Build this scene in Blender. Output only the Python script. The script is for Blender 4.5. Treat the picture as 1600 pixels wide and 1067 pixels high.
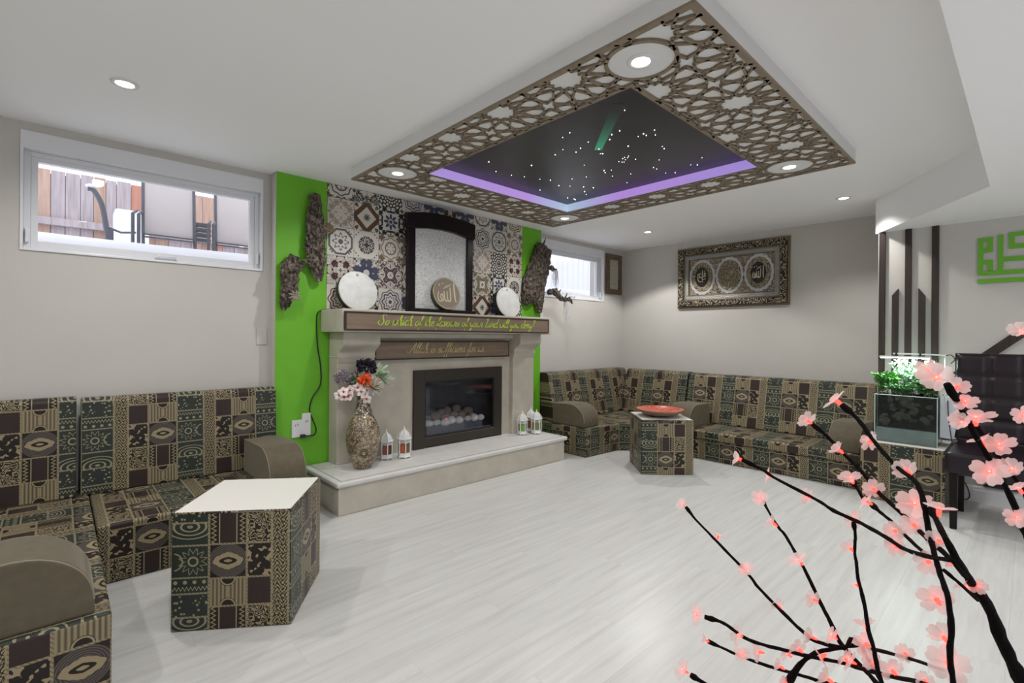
import bpy, bmesh, math, random
from mathutils import Vector, Matrix, noise
random.seed(7)
for o in list(bpy.data.objects):
    bpy.data.objects.remove(o, do_unlink=True)
scene = bpy.context.scene
COL = scene.collection
PI = math.pi

# ------------------------------------------------------------------ camera
cam_data = bpy.data.cameras.new('camera')
cam_data.sensor_width = 36.0
cam_data.lens = 760.9 / 1600.0 * 36.0
cam_data.shift_y = -8.15 / 1600.0
cam_data.clip_start = 0.02
cam = bpy.data.objects.new('camera', cam_data)
COL.objects.link(cam)
yaw, roll = math.radians(46.89), math.radians(0.45)
fwd = Vector((math.cos(yaw), math.sin(yaw), 0))
rgt0 = Vector((math.sin(yaw), -math.cos(yaw), 0))
rgt = rgt0 * math.cos(roll) + Vector((0, 0, 1)) * math.sin(roll)
upv = Vector((0, 0, 1)) * math.cos(roll) - rgt0 * math.sin(roll)
cam.matrix_world = Matrix(((rgt.x, upv.x, -fwd.x, 0), (rgt.y, upv.y, -fwd.y, 0), (rgt.z, upv.z, -fwd.z, 1.2), (0, 0, 0, 1)))
scene.camera = cam

# ------------------------------------------------------------------ world and exposure
world = bpy.data.worlds.new('overcast_sky'); scene.world = world
world.use_nodes = True
bg = world.node_tree.nodes['Background']
bg.inputs['Color'].default_value = (0.86, 0.90, 1.0, 1)
bg.inputs['Strength'].default_value = 3.4
scene.view_settings.view_transform = 'Standard'
scene.view_settings.look = 'None'
scene.view_settings.gamma = 1.0
scene.view_settings.use_curve_mapping = False
scene.view_settings.exposure = -0.45
POT_WATTS = 46.0
POT_COLOR = (1.0, 0.98, 0.955)

# ------------------------------------------------------------------ node helpers
class Val:
    """a shader value; arithmetic on it adds Math nodes"""
    def __init__(self, g, s): self.g, self.s = g, s
    def __add__(a, b): return a.g.m('ADD', a, b)
    __radd__ = __add__
    def __sub__(a, b): return a.g.m('SUBTRACT', a, b)
    def __rsub__(a, b): return a.g.m('SUBTRACT', b, a)
    def __mul__(a, b): return a.g.m('MULTIPLY', a, b)
    __rmul__ = __mul__
    def __truediv__(a, b): return a.g.m('DIVIDE', a, b)
    def lt(a, b): return a.g.m('LESS_THAN', a, b)
    def gt(a, b): return a.g.m('GREATER_THAN', a, b)
    def abs(a): return a.g.m('ABSOLUTE', a)
    def fract(a): return a.g.m('FRACT', a)
    def floor(a): return a.g.m('FLOOR', a)
    def sin(a): return a.g.m('SINE', a)
    def cos(a): return a.g.m('COSINE', a)
    def sqrt(a): return a.g.m('SQRT', a)
    def max(a, b): return a.g.m('MAXIMUM', a, b)
    def min(a, b): return a.g.m('MINIMUM', a, b)
    def near(a, c, w): return (a - c).abs().lt(w)
    def tri(a): return a.g.m('PINGPONG', a, 1.0)

class Graph:
    def __init__(self, name):
        self.mat = bpy.data.materials.new(name); self.mat.use_nodes = True
        self.nt = self.mat.node_tree
        self.bsdf = self.nt.nodes['Principled BSDF']
    def new(self, t, **kw):
        n = self.nt.nodes.new(t)
        for k, v in kw.items(): setattr(n, k, v)
        return n
    def put(self, sock, v):
        if isinstance(v, Val): self.nt.links.new(v.s, sock)
        elif hasattr(v, 'is_output'): self.nt.links.new(v, sock)
        else: sock.default_value = v
    def m(self, op, a, b=None):
        n = self.new('ShaderNodeMath', operation=op)
        self.put(n.inputs[0], a)
        if b is not None: self.put(n.inputs[1], b)
        return Val(self, n.outputs[0])
    def sep(self, vec):
        n = self.new('ShaderNodeSeparateXYZ'); self.put(n.inputs[0], vec)
        return Val(self, n.outputs[0]), Val(self, n.outputs[1]), Val(self, n.outputs[2])
    def comb(self, x, y, z=0.0):
        n = self.new('ShaderNodeCombineXYZ')
        for i, v in enumerate((x, y, z)): self.put(n.inputs[i], v)
        return n.outputs[0]
    def uv(self):
        n = self.new('ShaderNodeUVMap'); n.uv_map = 'UVMap'
        return n.outputs[0]
    def obj(self): return self.new('ShaderNodeTexCoord').outputs['Object']
    def noise(self, vec, scale, detail=2.0, rough=0.5):
        n = self.new('ShaderNodeTexNoise'); self.put(n.inputs['Vector'], vec)
        n.inputs['Scale'].default_value = scale; n.inputs['Detail'].default_value = detail
        n.inputs['Roughness'].default_value = rough
        return Val(self, n.outputs[0])
    def voronoi(self, vec, scale, feature='F1', out='Distance'):
        n = self.new('ShaderNodeTexVoronoi', feature=feature); self.put(n.inputs['Vector'], vec)
        n.inputs['Scale'].default_value = scale
        return n.outputs[out]
    def mapping(self, vec, scale=(1, 1, 1), loc=(0, 0, 0)):
        n = self.new('ShaderNodeMapping'); self.put(n.inputs[0], vec)
        n.inputs['Scale'].default_value = scale; n.inputs['Location'].default_value = loc
        return n.outputs[0]
    def mix(self, fac, a, b):
        n = self.new('ShaderNodeMix', data_type='RGBA')
        self.put(n.inputs[0], fac)
        self.put(n.inputs[6], a if not isinstance(a, tuple) else a + (1,) * (4 - len(a)))
        self.put(n.inputs[7], b if not isinstance(b, tuple) else b + (1,) * (4 - len(b)))
        return n.outputs[2]
    def ramp(self, fac, stops):
        n = self.new('ShaderNodeValToRGB'); self.put(n.inputs[0], fac)
        e = n.color_ramp.elements
        while len(e) < len(stops): e.new(0.5)
        for i, (p, c) in enumerate(stops):
            e[i].position = p; e[i].color = c + (1,)
        return n.outputs[0]
    def color(self, c): self.put(self.bsdf.inputs['Base Color'], c if not isinstance(c, tuple) else c + (1,))
    def bump(self, h, strength=0.3, dist=0.01):
        n = self.new('ShaderNodeBump'); n.inputs['Strength'].default_value = strength
        n.inputs['Distance'].default_value = dist
        self.put(n.inputs['Height'], h)
        self.nt.links.new(n.outputs[0], self.bsdf.inputs['Normal'])
    def set(self, **kw):
        for k, v in kw.items(): self.put(self.bsdf.inputs[k.replace('_', ' ')], v)

def plain(name, col, rough=0.5, metal=0.0, vary=0.0, scale=8.0, bump=0.0, bscale=60.0, **kw):
    g = Graph(name)
    if vary:
        v = g.noise(g.obj(), scale, 4.0)
        lo = tuple(c * (1 - vary) for c in col); hi = tuple(min(1, c * (1 + vary)) for c in col)
        g.color(g.ramp(v, [(0.3, lo), (0.7, hi)]))
    else: g.color(tuple(col))
    g.set(Roughness=rough, Metallic=metal, **kw)
    if bump: g.bump(g.noise(g.obj(), bscale, 4.0), bump, 0.01)
    return g.mat

def glow(name, col, strength, sample=True):
    g = Graph(name); g.color((0.0, 0.0, 0.0))
    g.set(Emission_Color=tuple(col) + (1,), Emission_Strength=strength, Roughness=0.6)
    if not sample: g.mat.cycles.emission_sampling = 'NONE'
    return g.mat

def glass(name, col=(1, 1, 1), rough=0.0, trans=0.92, refl=0.045):
    """thin sheet: mostly see-through, with a fresnel reflection"""
    g = Graph(name)
    nt = g.nt; nt.nodes.remove(g.bsdf)
    t = g.new('ShaderNodeBsdfTransparent'); t.inputs[0].default_value = tuple(c * trans for c in col) + (1,)
    gl = g.new('ShaderNodeBsdfGlossy'); gl.inputs['Roughness'].default_value = rough
    lw = g.new('ShaderNodeLayerWeight'); lw.inputs[0].default_value = 0.5
    fac = g.m('POWER', Val(g, lw.outputs['Facing']), 4.0) * 0.8 + refl
    mx = g.new('ShaderNodeMixShader')
    nt.links.new(fac.s, mx.inputs[0]); nt.links.new(t.outputs[0], mx.inputs[1]); nt.links.new(gl.outputs[0], mx.inputs[2])
    nt.links.new(mx.outputs[0], nt.nodes['Material Output'].inputs[0])
    return g.mat

# ------------------------------------------------------------------ mesh helpers
class MB:
    def __init__(self): self.v, self.f = [], []
    def add(self, vs, fs):
        n = len(self.v); self.v += [tuple(p) for p in vs]
        self.f += [tuple(i + n for i in f) for f in fs]; return self
    def box(self, x0, x1, y0, y1, z0, z1):
        return self.add([(x0, y0, z0), (x1, y0, z0), (x1, y1, z0), (x0, y1, z0), (x0, y0, z1), (x1, y0, z1), (x1, y1, z1), (x0, y1, z1)],
                        [(3, 2, 1, 0), (4, 5, 6, 7), (0, 1, 5, 4), (1, 2, 6, 5), (2, 3, 7, 6), (3, 0, 4, 7)])
    def prism(self, poly, a0, a1, axis='z'):
        """extrude a 2-D outline: axis z -> (x,y), x -> (y,z), y -> (x,z)"""
        def P(p, a):
            return (p[0], p[1], a) if axis == 'z' else ((a, p[0], p[1]) if axis == 'x' else (p[0], a, p[1]))
        n = len(poly)
        vs = [P(p, a0) for p in poly] + [P(p, a1) for p in poly]
        fs = [tuple(range(n - 1, -1, -1)), tuple(range(n, 2 * n))] + [(i, (i + 1) % n, n + (i + 1) % n, n + i) for i in range(n)]
        return self.add(vs, fs)
    def hexa(self, a, b):
        """solid between two quads"""
        return self.add(list(a) + list(b), [(3, 2, 1, 0), (4, 5, 6, 7), (0, 1, 5, 4), (1, 2, 6, 5), (2, 3, 7, 6), (3, 0, 4, 7)])
    def tube(self, pts, radii, n=8, cap=True, jitter=0.0, js=30.0):
        pts = [Vector(p) for p in pts]
        if not hasattr(radii, '__len__'): radii = [radii] * len(pts)
        d0 = (pts[1] - pts[0]).normalized()
        u = d0.orthogonal().normalized(); vs = []
        for i, p in enumerate(pts):
            d = (pts[min(i + 1, len(pts) - 1)] - pts[max(i - 1, 0)]).normalized()
            u = (u - d * u.dot(d)).normalized(); w = d.cross(u)
            for k in range(n):
                a = 2 * PI * k / n
                q = u * math.cos(a) + w * math.sin(a)
                r = radii[i]
                if jitter: r *= 1 + jitter * noise.noise((p + q * radii[i]) * js)
                vs.append(p + q * r)
        fs = []
        for i in range(len(pts) - 1):
            for k in range(n):
                a, b = i * n + k, i * n + (k + 1) % n
                fs.append((a, b, b + n, a + n))
        if cap: fs += [tuple(range(n - 1, -1, -1)), tuple(range((len(pts) - 1) * n, len(pts) * n))]
        return self.add(vs, fs)
    def lathe(self, prof, n=24, c=(0, 0, 0), cap=True, squash=1.0):
        vs, fs = [], []
        for r, z in prof:
            for k in range(n):
                a = 2 * PI * k / n
                vs.append((c[0] + r * math.cos(a), c[1] + r * squash * math.sin(a), c[2] + z))
        for i in range(len(prof) - 1):
            for k in range(n):
                a, b = i * n + k, i * n + (k + 1) % n
                fs.append((a, b, b + n, a + n))
        if cap: fs += [tuple(range(n - 1, -1, -1)), tuple(range((len(prof) - 1) * n, len(prof) * n))]
        return self.add(vs, fs)
    def ball(self, c, r, n=8, m=6, sq=(1, 1, 1)):
        prof = [(math.sin(PI * i / m), -math.cos(PI * i / m)) for i in range(m + 1)]
        s = MB(); s.lathe([(max(a, 0.02), b) for a, b in prof], n)
        return self.add([(c[0] + p[0] * r * sq[0], c[1] + p[1] * r * sq[1], c[2] + p[2] * r * sq[2]) for p in s.v], s.f)
    def xform(self, M):
        self.v = [tuple(M @ Vector(p)) for p in self.v]; return self
    def merge(self, other, M=None):
        return self.add([tuple(M @ Vector(p)) if M else p for p in other.v], other.f)
    def build(self, name, mat, parent=None, smooth=False, bevel=0.0, segs=2, uv=None, uvo=(0, 0), M=None, uvflip=False):
        me = bpy.data.meshes.new(name)
        bm = bmesh.new()
        vs = [bm.verts.new(p) for p in self.v]
        for f in self.f:
            try: bm.faces.new([vs[i] for i in f])
            except ValueError: pass
        bmesh.ops.recalc_face_normals(bm, faces=bm.faces)
        if bevel:
            ed = [e for e in bm.edges if len(e.link_faces) == 2 and e.calc_face_angle(0) > 0.5]
            bmesh.ops.bevel(bm, geom=ed, offset=bevel, segments=segs, affect='EDGES', profile=0.6, clamp_overlap=True)
        if uv:
            lay = bm.loops.layers.uv.new('UVMap')
            for f in bm.faces:
                n = f.normal
                ax = max(range(3), key=lambda i: abs(n[i]) + (0.001 * i))
                for l in f.loops:
                    p = l.vert.co
                    if uv == 'xy': q = (p.x, p.y)
                    elif uv == 'xz': q = (p.x, p.z)
                    elif uv == 'yz': q = (p.y, p.z)
                    elif ax == 0: q = (p.y, p.z)
                    elif ax == 1: q = (p.x, p.z)
                    else: q = (p.x, p.y) if uv == 'boxx' else (p.y, p.x)
                    k = -1 if uvflip else 1
                    l[lay].uv = (q[0] * k + uvo[0], q[1] * k + uvo[1])
        if M is not None: bm.transform(M)
        org = ORIGIN.get(parent.name, Vector((0, 0, 0))) if parent else Vector((0, 0, 0))
        if org.length: bmesh.ops.translate(bm, verts=bm.verts, vec=-org)
        bm.to_mesh(me); bm.free()
        me.materials.append(mat)
        if smooth: me.polygons.foreach_set('use_smooth', [True] * len(me.polygons))
        o = bpy.data.objects.new(name, me); COL.objects.link(o)
        if parent: o.parent = parent
        if smooth and (bevel or smooth == 'sharp'):
            md = o.modifiers.new('weighted', 'WEIGHTED_NORMAL'); md.keep_sharp = False
        ORIGIN[o.name] = org
        return o

ORIGIN = {}
def tag(o, label, cat, group=None, kind=None):
    o['label'] = label; o['category'] = cat
    if group: o['group'] = group
    if kind: o['kind'] = kind
    return o
def thing(name, label, cat, loc, group=None):
    o = bpy.data.objects.new(name, None); COL.objects.link(o); o.empty_display_size = 0.05
    o.location = loc; ORIGIN[o.name] = Vector(loc)
    return tag(o, label, cat, group)
def struct(o, label=None):
    o['kind'] = 'structure'
    if label: o['label'] = label
    return o
def struct_root(name, loc, label=None):
    o = bpy.data.objects.new(name, None); COL.objects.link(o)
    o.location = loc; ORIGIN[o.name] = Vector(loc)
    return struct(o, label)
def copy_tree(o, parent=None):
    c = o.copy(); COL.objects.link(c); c.parent = parent
    for ch in o.children: copy_tree(ch, c)
    return c
def smooth_path(pts, k=5):
    """Catmull-Rom through the points"""
    P = [Vector(p) for p in pts]; P = [P[0] * 2 - P[1]] + P + [P[-1] * 2 - P[-2]]
    out = []
    for i in range(1, len(P) - 2):
        a, b, c, d = P[i - 1], P[i], P[i + 1], P[i + 2]
        for j in range(k):
            t = j / k
            out.append(0.5 * ((2 * b) + (c - a) * t + (2 * a - 5 * b + 4 * c - d) * t * t + (3 * b - a - 3 * c + d) * t ** 3))
    out.append(P[-2]); return out
def ribbon(mb, pts2, wfun, to3, thick):
    """flat pen stroke: 2-D path, width from direction, to3 maps (x,y,depth) to space"""
    n = len(pts2); L = []; Rr = []
    for i, p in enumerate(pts2):
        d = pts2[min(i + 1, n - 1)] - pts2[max(i - 1, 0)]
        if d.length < 1e-9: d = Vector((1, 0))
        d.normalize(); w = wfun(d, i / max(1, n - 1)) / 2
        nn = Vector((-d.y, d.x)) * w
        L.append(p + nn); Rr.append(p - nn)
    vs = []
    for i in range(n):
        vs += [to3(L[i].x, L[i].y, 0), to3(Rr[i].x, Rr[i].y, 0), to3(Rr[i].x, Rr[i].y, thick), to3(L[i].x, L[i].y, thick)]
    fs = []
    for i in range(n - 1):
        a, b = 4 * i, 4 * i + 4
        fs += [(a + k, a + (k + 1) % 4, b + (k + 1) % 4, b + k) for k in range(4)]
    fs += [(0, 1, 2, 3), (4 * n - 1, 4 * n - 2, 4 * n - 3, 4 * n - 4)]
    mb.add(vs, fs)

# ------------------------------------------------------------------ materials
def fabric_material():
    g = Graph('patchwork_brocade')
    u, v, _ = g.sep(g.uv())
    P, Q = 0.45, 0.38
    cu = (u / P).fract(); cv = 1.0 - (v / Q).fract()
    a1 = cu.lt(0.32); a2 = cu.lt(0.465); a3 = cu.lt(0.68)
    green, scroll, brown, tan = a1, a2 - a1, a3 - a2, 1.0 - a3
    xg = (cu - 0.16) * P; xs = (cu - 0.3925) * P; xb = (cu - 0.5725) * P; xt = (cu - 0.84) * P
    cw = (cv + 0.85).fract()
    y = v
    # green column rows
    r1 = cv.lt(0.17); r2 = cv.lt(0.51); r3 = cv.lt(0.75)
    hearts, sun, leaf, dots = r1, r2 - r1, r3 - r2, 1.0 - r3
    ysun = (cv - 0.34) * Q; yh = (cv - 0.085) * Q; yl = (cv - 0.63) * Q; yd = (cv - 0.875) * Q
    xsun = xg + 0.012
    rs = (xsun * xsun + ysun * ysun).sqrt()
    th = g.m('ARCTAN2', ysun, xsun)
    ray = (th * (12 / (2 * PI)) * 2.0).tri()
    m_sun = rs.near(0.017, 0.0035).max((rs - (ray * 0.024 + 0.03)).abs().lt(0.0028))
    xc = xg - 0.062
    cres = (xc * xc + ysun * ysun).sqrt()
    m_sun = m_sun.max(cres.near(0.034, 0.0026) * xg.lt(0.058)) * sun
    hx = (xg * 28.0).fract() - 0.5
    m_h = ((hx * hx * 0.0013 + (yh - 0.014) * (yh - 0.014)).lt(0.00006)).max((yh + 0.012 + (xg * 420.0).sin() * 0.006).abs().lt(0.003)) * hearts
    el = (xg * xg * 0.5 + (yl - 0.03) * (yl - 0.03) * 1.6).sqrt()
    m_l = ((el * 330.0).sin().gt(0.55) * el.lt(0.064)) * leaf
    ds = g.comb(xg * 62.0, yd * 62.0)
    dv = Val(g, g.voronoi(ds, 1.0))
    m_d = dv.lt(0.3) * (xg.abs().gt(0.012)) * dots
    m_green = (m_sun + m_h + m_l + m_d) * green
    # scroll column
    sc = (xs * 200.0 + (v * 120.0).sin() * 2.6).sin()
    sc2 = (v * 170.0 + (xs * 150.0).sin() * 2.4).sin()
    m_scroll = (sc * sc2).abs().gt(0.36) * scroll
    # rows of the other two columns
    q1 = cw.lt(0.365); q2 = cw.lt(0.70)
    ra, rb, rc = q1, q2 - q1, 1.0 - q2
    ya = (cw - 0.1825) * Q; yb = (cw - 0.5325) * Q; yc = (cw - 0.85) * Q
    nz = g.noise(g.comb(xb * 1.0, cw * Q, (u / P).floor() * 0.0), 34.0, 1.0)
    m_bird = nz.gt(0.56) * ra
    m_pais = (nz * 7.0).fract().lt(0.45) * rb
    m_brown = (m_bird + m_pais) * brown
    e = ((xt / 0.074) * (xt / 0.074) + (ya / 0.068) * (ya / 0.068)).sqrt()
    lens = xt.abs() / 0.058 + (ya / 0.036) * (ya / 0.036)
    et = lens + (g.m('ARCTAN2', ya, xt) * 12.0).sin() * 0.04
    core = xt.abs() / 0.034 + (ya / 0.016) * (ya / 0.016)
    eyel = xt.abs() / 0.016 + (ya / 0.007) * (ya / 0.007)
    m_eye = (core.gt(1.0) * et.lt(1.0)).max(eyel.lt(1.0)).max(((e * 60.0).sin().gt(0.5)) * et.gt(1.1) * e.lt(1.02) * 0.35) * ra
    eye_rim = et.gt(1.0) * e.lt(1.02) * ra * tan
    zz = (yb * 110.0).tri()
    m_zig = ((xt.abs() - 0.054 + zz * 0.016 - 0.008).abs().lt(0.004)).max(xt.abs().near(0.033, 0.0022)) * rb
    arc = (xt * xt + (yc.abs() - 0.056) * (yc.abs() - 0.056)).sqrt()
    body = 1.0 - arc.lt(0.032)
    m_face = (body * (0.62 + (xt.abs() * 420.0).sin() * 0.36)).max(arc.near(0.027, 0.003)) * rc
    m_tan = (m_eye + m_zig + m_face) * tan
    # braided borders
    braid = (g.m('ADD', u, v) * 420.0).sin() * 0.25 + 0.75
    col_line = cu.near(0.0, 0.010).max(cu.near(1.0, 0.010)).max(cu.near(0.32, 0.010)).max(cu.near(0.465, 0.010)).max(cu.near(0.68, 0.010))
    row_g = cv.near(0.0, 0.010).max(cv.near(1.0, 0.010)).max(cv.near(0.17, 0.009)).max(cv.near(0.51, 0.010)).max(cv.near(0.75, 0.010)) * green
    row_o = cw.near(0.0, 0.010).max(cw.near(1.0, 0.010)).max(cw.near(0.365, 0.010)).max(cw.near(0.70, 0.010)) * (brown + tan)
    lines = col_line.max(row_g).max(row_o) * braid
    mask = (m_green + m_scroll + m_brown + m_tan).max(lines)
    c = g.mix(green, (0.014, 0.010, 0.008), (0.024, 0.031, 0.025))
    plumsq = (brown * rc + tan * rb * xt.abs().lt(0.032)).min(1.0)
    c = g.mix(plumsq, c, (0.029, 0.018, 0.0155))
    c = g.mix(eye_rim, c, (0.042, 0.035, 0.038))
    weave = g.noise(g.uv(), 700.0, 1.0)
    thread = g.mix(weave, (0.17, 0.135, 0.078), (0.40, 0.33, 0.20))
    thread = g.mix(green * 0.45, thread, (0.25, 0.26, 0.18))
    c = g.mix(mask.min(1.0), c, thread)
    g.color(c)
    g.set(Roughness=0.42, Specular_IOR_Level=0.28, Sheen_Weight=0.06, Sheen_Roughness=0.35)
    g.bump(mask * 0.6 + weave * 0.5, 0.25, 0.004)
    return g.mat

CREAM = (0.56, 0.53, 0.48)
def tile_material(i, kind, c1, c2, seed, scale=7.0, thr=0.5):
    g = Graph('encaustic_tile_%02d' % i)
    x, y, _ = g.sep(g.uv())
    ax, ay = x.abs(), y.abs()
    a, b = ax.max(ay), ax.min(ay)
    r = (x * x + y * y).sqrt(); th = g.m('ARCTAN2', y, x)
    nz = g.noise(g.comb(a, b, seed), scale, 1.5)
    nz2 = g.noise(g.comb(a, b, seed + 5.3), scale * 1.7, 1.0)
    c = g.mix(nz.gt(thr), CREAM, c1) if kind not in ('octagon', 'diamond', 'small') else g.mix(nz2.gt(0.60) * (ax + ay).gt(0.62), CREAM, c1)
    if kind == 'kaleido':
        c = g.mix((nz2 * 6.0).fract().lt(0.3), c, c2)
        c = g.mix(r.near(0.10, 0.02), c, CREAM)
    if kind == 'octagon':
        oc = a.max((ax + ay) * 0.7071)
        c = g.mix(oc.near(0.42, 0.035), c, c1)
        c = g.mix((r - ((th * 8.0).cos() * 0.06 + 0.23)).abs().lt(0.028), c, c2)
        c = g.mix(r.lt(0.09), c, c1)
    if kind == 'diamond':
        d = ax + ay
        c = g.mix(d.near(0.50, 0.115), c, c2)
        c = g.mix(d.near(0.50, 0.115) * ((ax - ay).abs().gt(0.36)), c, c1)
        c = g.mix(r.lt((th * 4.0).cos().abs() * 0.11 + 0.03), c, c1)
    if kind == 'star':
        c = g.mix(r.lt((th * 4.0).cos().abs() * 0.20 + 0.10), CREAM, c2)
        c = g.mix(r.near(0.09, 0.02), c, CREAM)
        c = g.mix(nz.gt(thr) * a.gt(0.33), c, c1)
    if kind == 'ring':
        c = g.mix(r.lt(0.44), c, CREAM)
        c = g.mix((r - ((th * 8.0).cos() * 0.02 + 0.38)).abs().lt(0.025), c, c2)
        c = g.mix(r.near(0.22, 0.025), c, c1)
        c = g.mix(((th * 3.0).cos().abs().lt(0.3)) * r.lt(0.2) * r.gt(0.06), c, c1)
    if kind == 'lace':
        cell = (r * 9.0).fract() - 0.5
        ang = ((th * (16 / (2 * PI))) + (r * 9.0).floor() * 0.5).fract() - 0.5
        hole = (cell * cell + ang * ang).lt(0.13)
        c = g.mix(hole, c1, CREAM)
        c = g.mix(r.lt(0.06), c, c1)
    if kind == 'small':
        c = g.mix(r.lt(0.32) * (nz * 5.0).fract().lt(0.55), c, c1)
        c = g.mix(r.near(0.26, 0.012), c, c2)
    if kind == 'rosette':
        w = (th * 8.0).cos()
        c = g.mix((r - (w * 0.03 + 0.42)).abs().lt(0.022), CREAM, c1)
        c = g.mix((r - (w * 0.035 + 0.31)).abs().lt(0.03), c, c2)
        c = g.mix((r - (w * 0.03 + 0.19)).abs().lt(0.022), c, c1)
        c = g.mix(r.lt(0.07), c, c2)
    g.color(c); g.set(Roughness=0.35, Specular_IOR_Level=0.4)
    return g.mat

def wood_material(name, dark, light, axis=0, rough=0.45, sc=18.0):
    g = Graph(name)
    s = [14.0, 14.0, 14.0]; s[axis] = 0.9
    n = g.noise(g.mapping(g.obj(), tuple(s)), sc / 6.0, 5.0, 0.65)
    g.color(g.ramp(n, [(0.3, dark), (0.7, light)]))
    g.set(Roughness=rough); g.bump(n, 0.15, 0.003)
    return g.mat

def plank_material():
    g = Graph('pale_vinyl_plank')
    info = g.new('ShaderNodeObjectInfo')
    off = g.comb(Val(g, info.outputs['Random']) * 37.0, Val(g, info.outputs['Random']) * 91.0, 0.0)
    ad = g.new('ShaderNodeVectorMath', operation='ADD')
    g.put(ad.inputs[0], g.obj()); g.put(ad.inputs[1], off)
    n = g.noise(g.mapping(ad.outputs[0], (1.1, 16.0, 1.0)), 1.6, 5.0, 0.6)
    n2 = g.noise(g.mapping(ad.outputs[0], (0.6, 5.0, 1.0)), 1.0, 2.0)
    c = g.ramp(n, [(0.28, (0.47, 0.462, 0.445)), (0.5, (0.56, 0.557, 0.545)), (0.75, (0.63, 0.63, 0.625))])
    c = g.mix(n2 * 0.35, c, (0.50, 0.49, 0.47))
    tone = Val(g, info.outputs['Random']) * 0.12
    c = g.mix(tone, c, (0.48, 0.47, 0.45))
    g.color(c); g.set(Roughness=0.33, Specular_IOR_Level=0.4)
    g.bump(n, 0.06, 0.002)
    return g.mat

def ornate(name, dark, light, scale=60.0, metal=0.6, rough=0.4, share=0.45):
    g = Graph(name)
    n = g.noise(g.obj(), scale, 0.6); k = (n * 5.0).fract()
    g.color(g.mix(k.lt(share), dark, light)); g.set(Roughness=rough, Metallic=metal)
    g.bump(k, 0.5, 0.004)
    return g.mat

FAB = fabric_material()
WALL = plain('warm_grey_wall_paint', (0.54, 0.52, 0.485), 0.75, vary=0.02, scale=3.0, bump=0.05, bscale=220.0)
CEIL = plain('white_ceiling_paint', (0.92, 0.92, 0.925), 0.8)
WHITE = plain('white_gloss_trim', (0.80, 0.80, 0.81), 0.35)
GREEN = plain('bright_green_paint', (0.13, 0.42, 0.012), 0.55, vary=0.03)
STONE = plain('cast_limestone', (0.50, 0.462, 0.39), 0.7, vary=0.09, scale=7.0, bump=0.12, bscale=90.0)
HEARTH = plain('hearth_limestone', (0.60, 0.59, 0.57), 0.55, vary=0.06, scale=9.0, bump=0.06)
MOLE = plain('taupe_microfibre', (0.100, 0.081, 0.051), 0.8, vary=0.12, scale=30.0, bump=0.15, bscale=400.0, Sheen_Weight=0.35, Sheen_Roughness=0.35, Sheen_Tint=(0.8, 0.75, 0.62, 1))
LATT = wood_material('bronze_brown_mdf', (0.20, 0.157, 0.108), (0.27, 0.215, 0.152), 0, 0.5)
DARKWOOD = wood_material('dark_walnut', (0.014, 0.008, 0.006), (0.042, 0.025, 0.018), 2, 0.5)
ESPRESSO = plain('espresso_lacquer', (0.008, 0.004, 0.005), 0.3, vary=0.2, Specular_IOR_Level=0.3)
SIGN = wood_material('brown_sign_board', (0.16, 0.11, 0.075), (0.24, 0.175, 0.125), 0, 0.5)
SIGNEDGE = plain('dark_sign_edge', (0.03, 0.016, 0.012), 0.4)
LIME = plain('lime_vinyl_lettering', (0.42, 0.62, 0.045), 0.45)
PALEGOLD = plain('pale_gold_lettering', (0.52, 0.47, 0.20), 0.4)
BLACK = plain('black_plastic', (0.008, 0.008, 0.009), 0.45)
DRUM = plain('white_drum_skin', (0.62, 0.62, 0.61), 0.6, vary=0.1, scale=14.0)
GLASS = glass('clear_window_glass')
LEATHER = plain('dark_plum_leather', (0.010, 0.0045, 0.008), 0.26, bump=0.15, bscale=260.0, Specular_IOR_Level=0.35)

# ------------------------------------------------------------------ the room
CE, YL, XR, XB, YB = 2.37, 3.82, 5.64, 5.0, 0.88
X0, Y0 = -1.6, -2.6
PLANK = plank_material()
floor = struct(MB().box(X0, XR + 0.2, Y0, YL + 0.2, -0.12, -0.012).build('floor', plain('floor_underlay', (0.42, 0.41, 0.39), 0.9)), 'pale grey wood plank floor')
pm = MB().box(-0.60985, 0.60985, -0.09482, 0.09482, -0.012, 0.0)
first = None
row = 0; yy = Y0 + 0.095
while yy < YL + 0.05:
    xx = X0 - 0.6 + (row * 0.47) % 1.22
    while xx - 0.61 < XR:
        if first is None:
            first = pm.build('plank', PLANK, floor); o = first
        else:
            o = first.copy(); COL.objects.link(o)
        o.location = (xx, yy, 0.0)
        xx += 1.22
    yy += 0.19; row += 1

# ceiling around the star panel opening
ceil = MB()
ceil.box(X0, 1.82, Y0, YL + 0.2, CE, CE + 0.12); ceil.box(3.25, XR + 0.2, Y0, YL + 0.2, CE, CE + 0.12)
ceil.box(1.82, 3.25, Y0, 1.2, CE, CE + 0.12); ceil.box(1.82, 3.25, 2.78, YL + 0.2, CE, CE + 0.12)
struct(ceil.build('ceiling', CEIL), 'white ceiling')
soff = MB().prism([(X0, Y0), (XB + 0.05, Y0), (XB + 0.05, 0.91), (XB, YB), (3.92, 0.17), (X0, 0.17)], 2.085, CE, 'z')
struct(soff.build('ceiling_soffit', CEIL), 'dropped ceiling soffit with diagonal edge')

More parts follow.
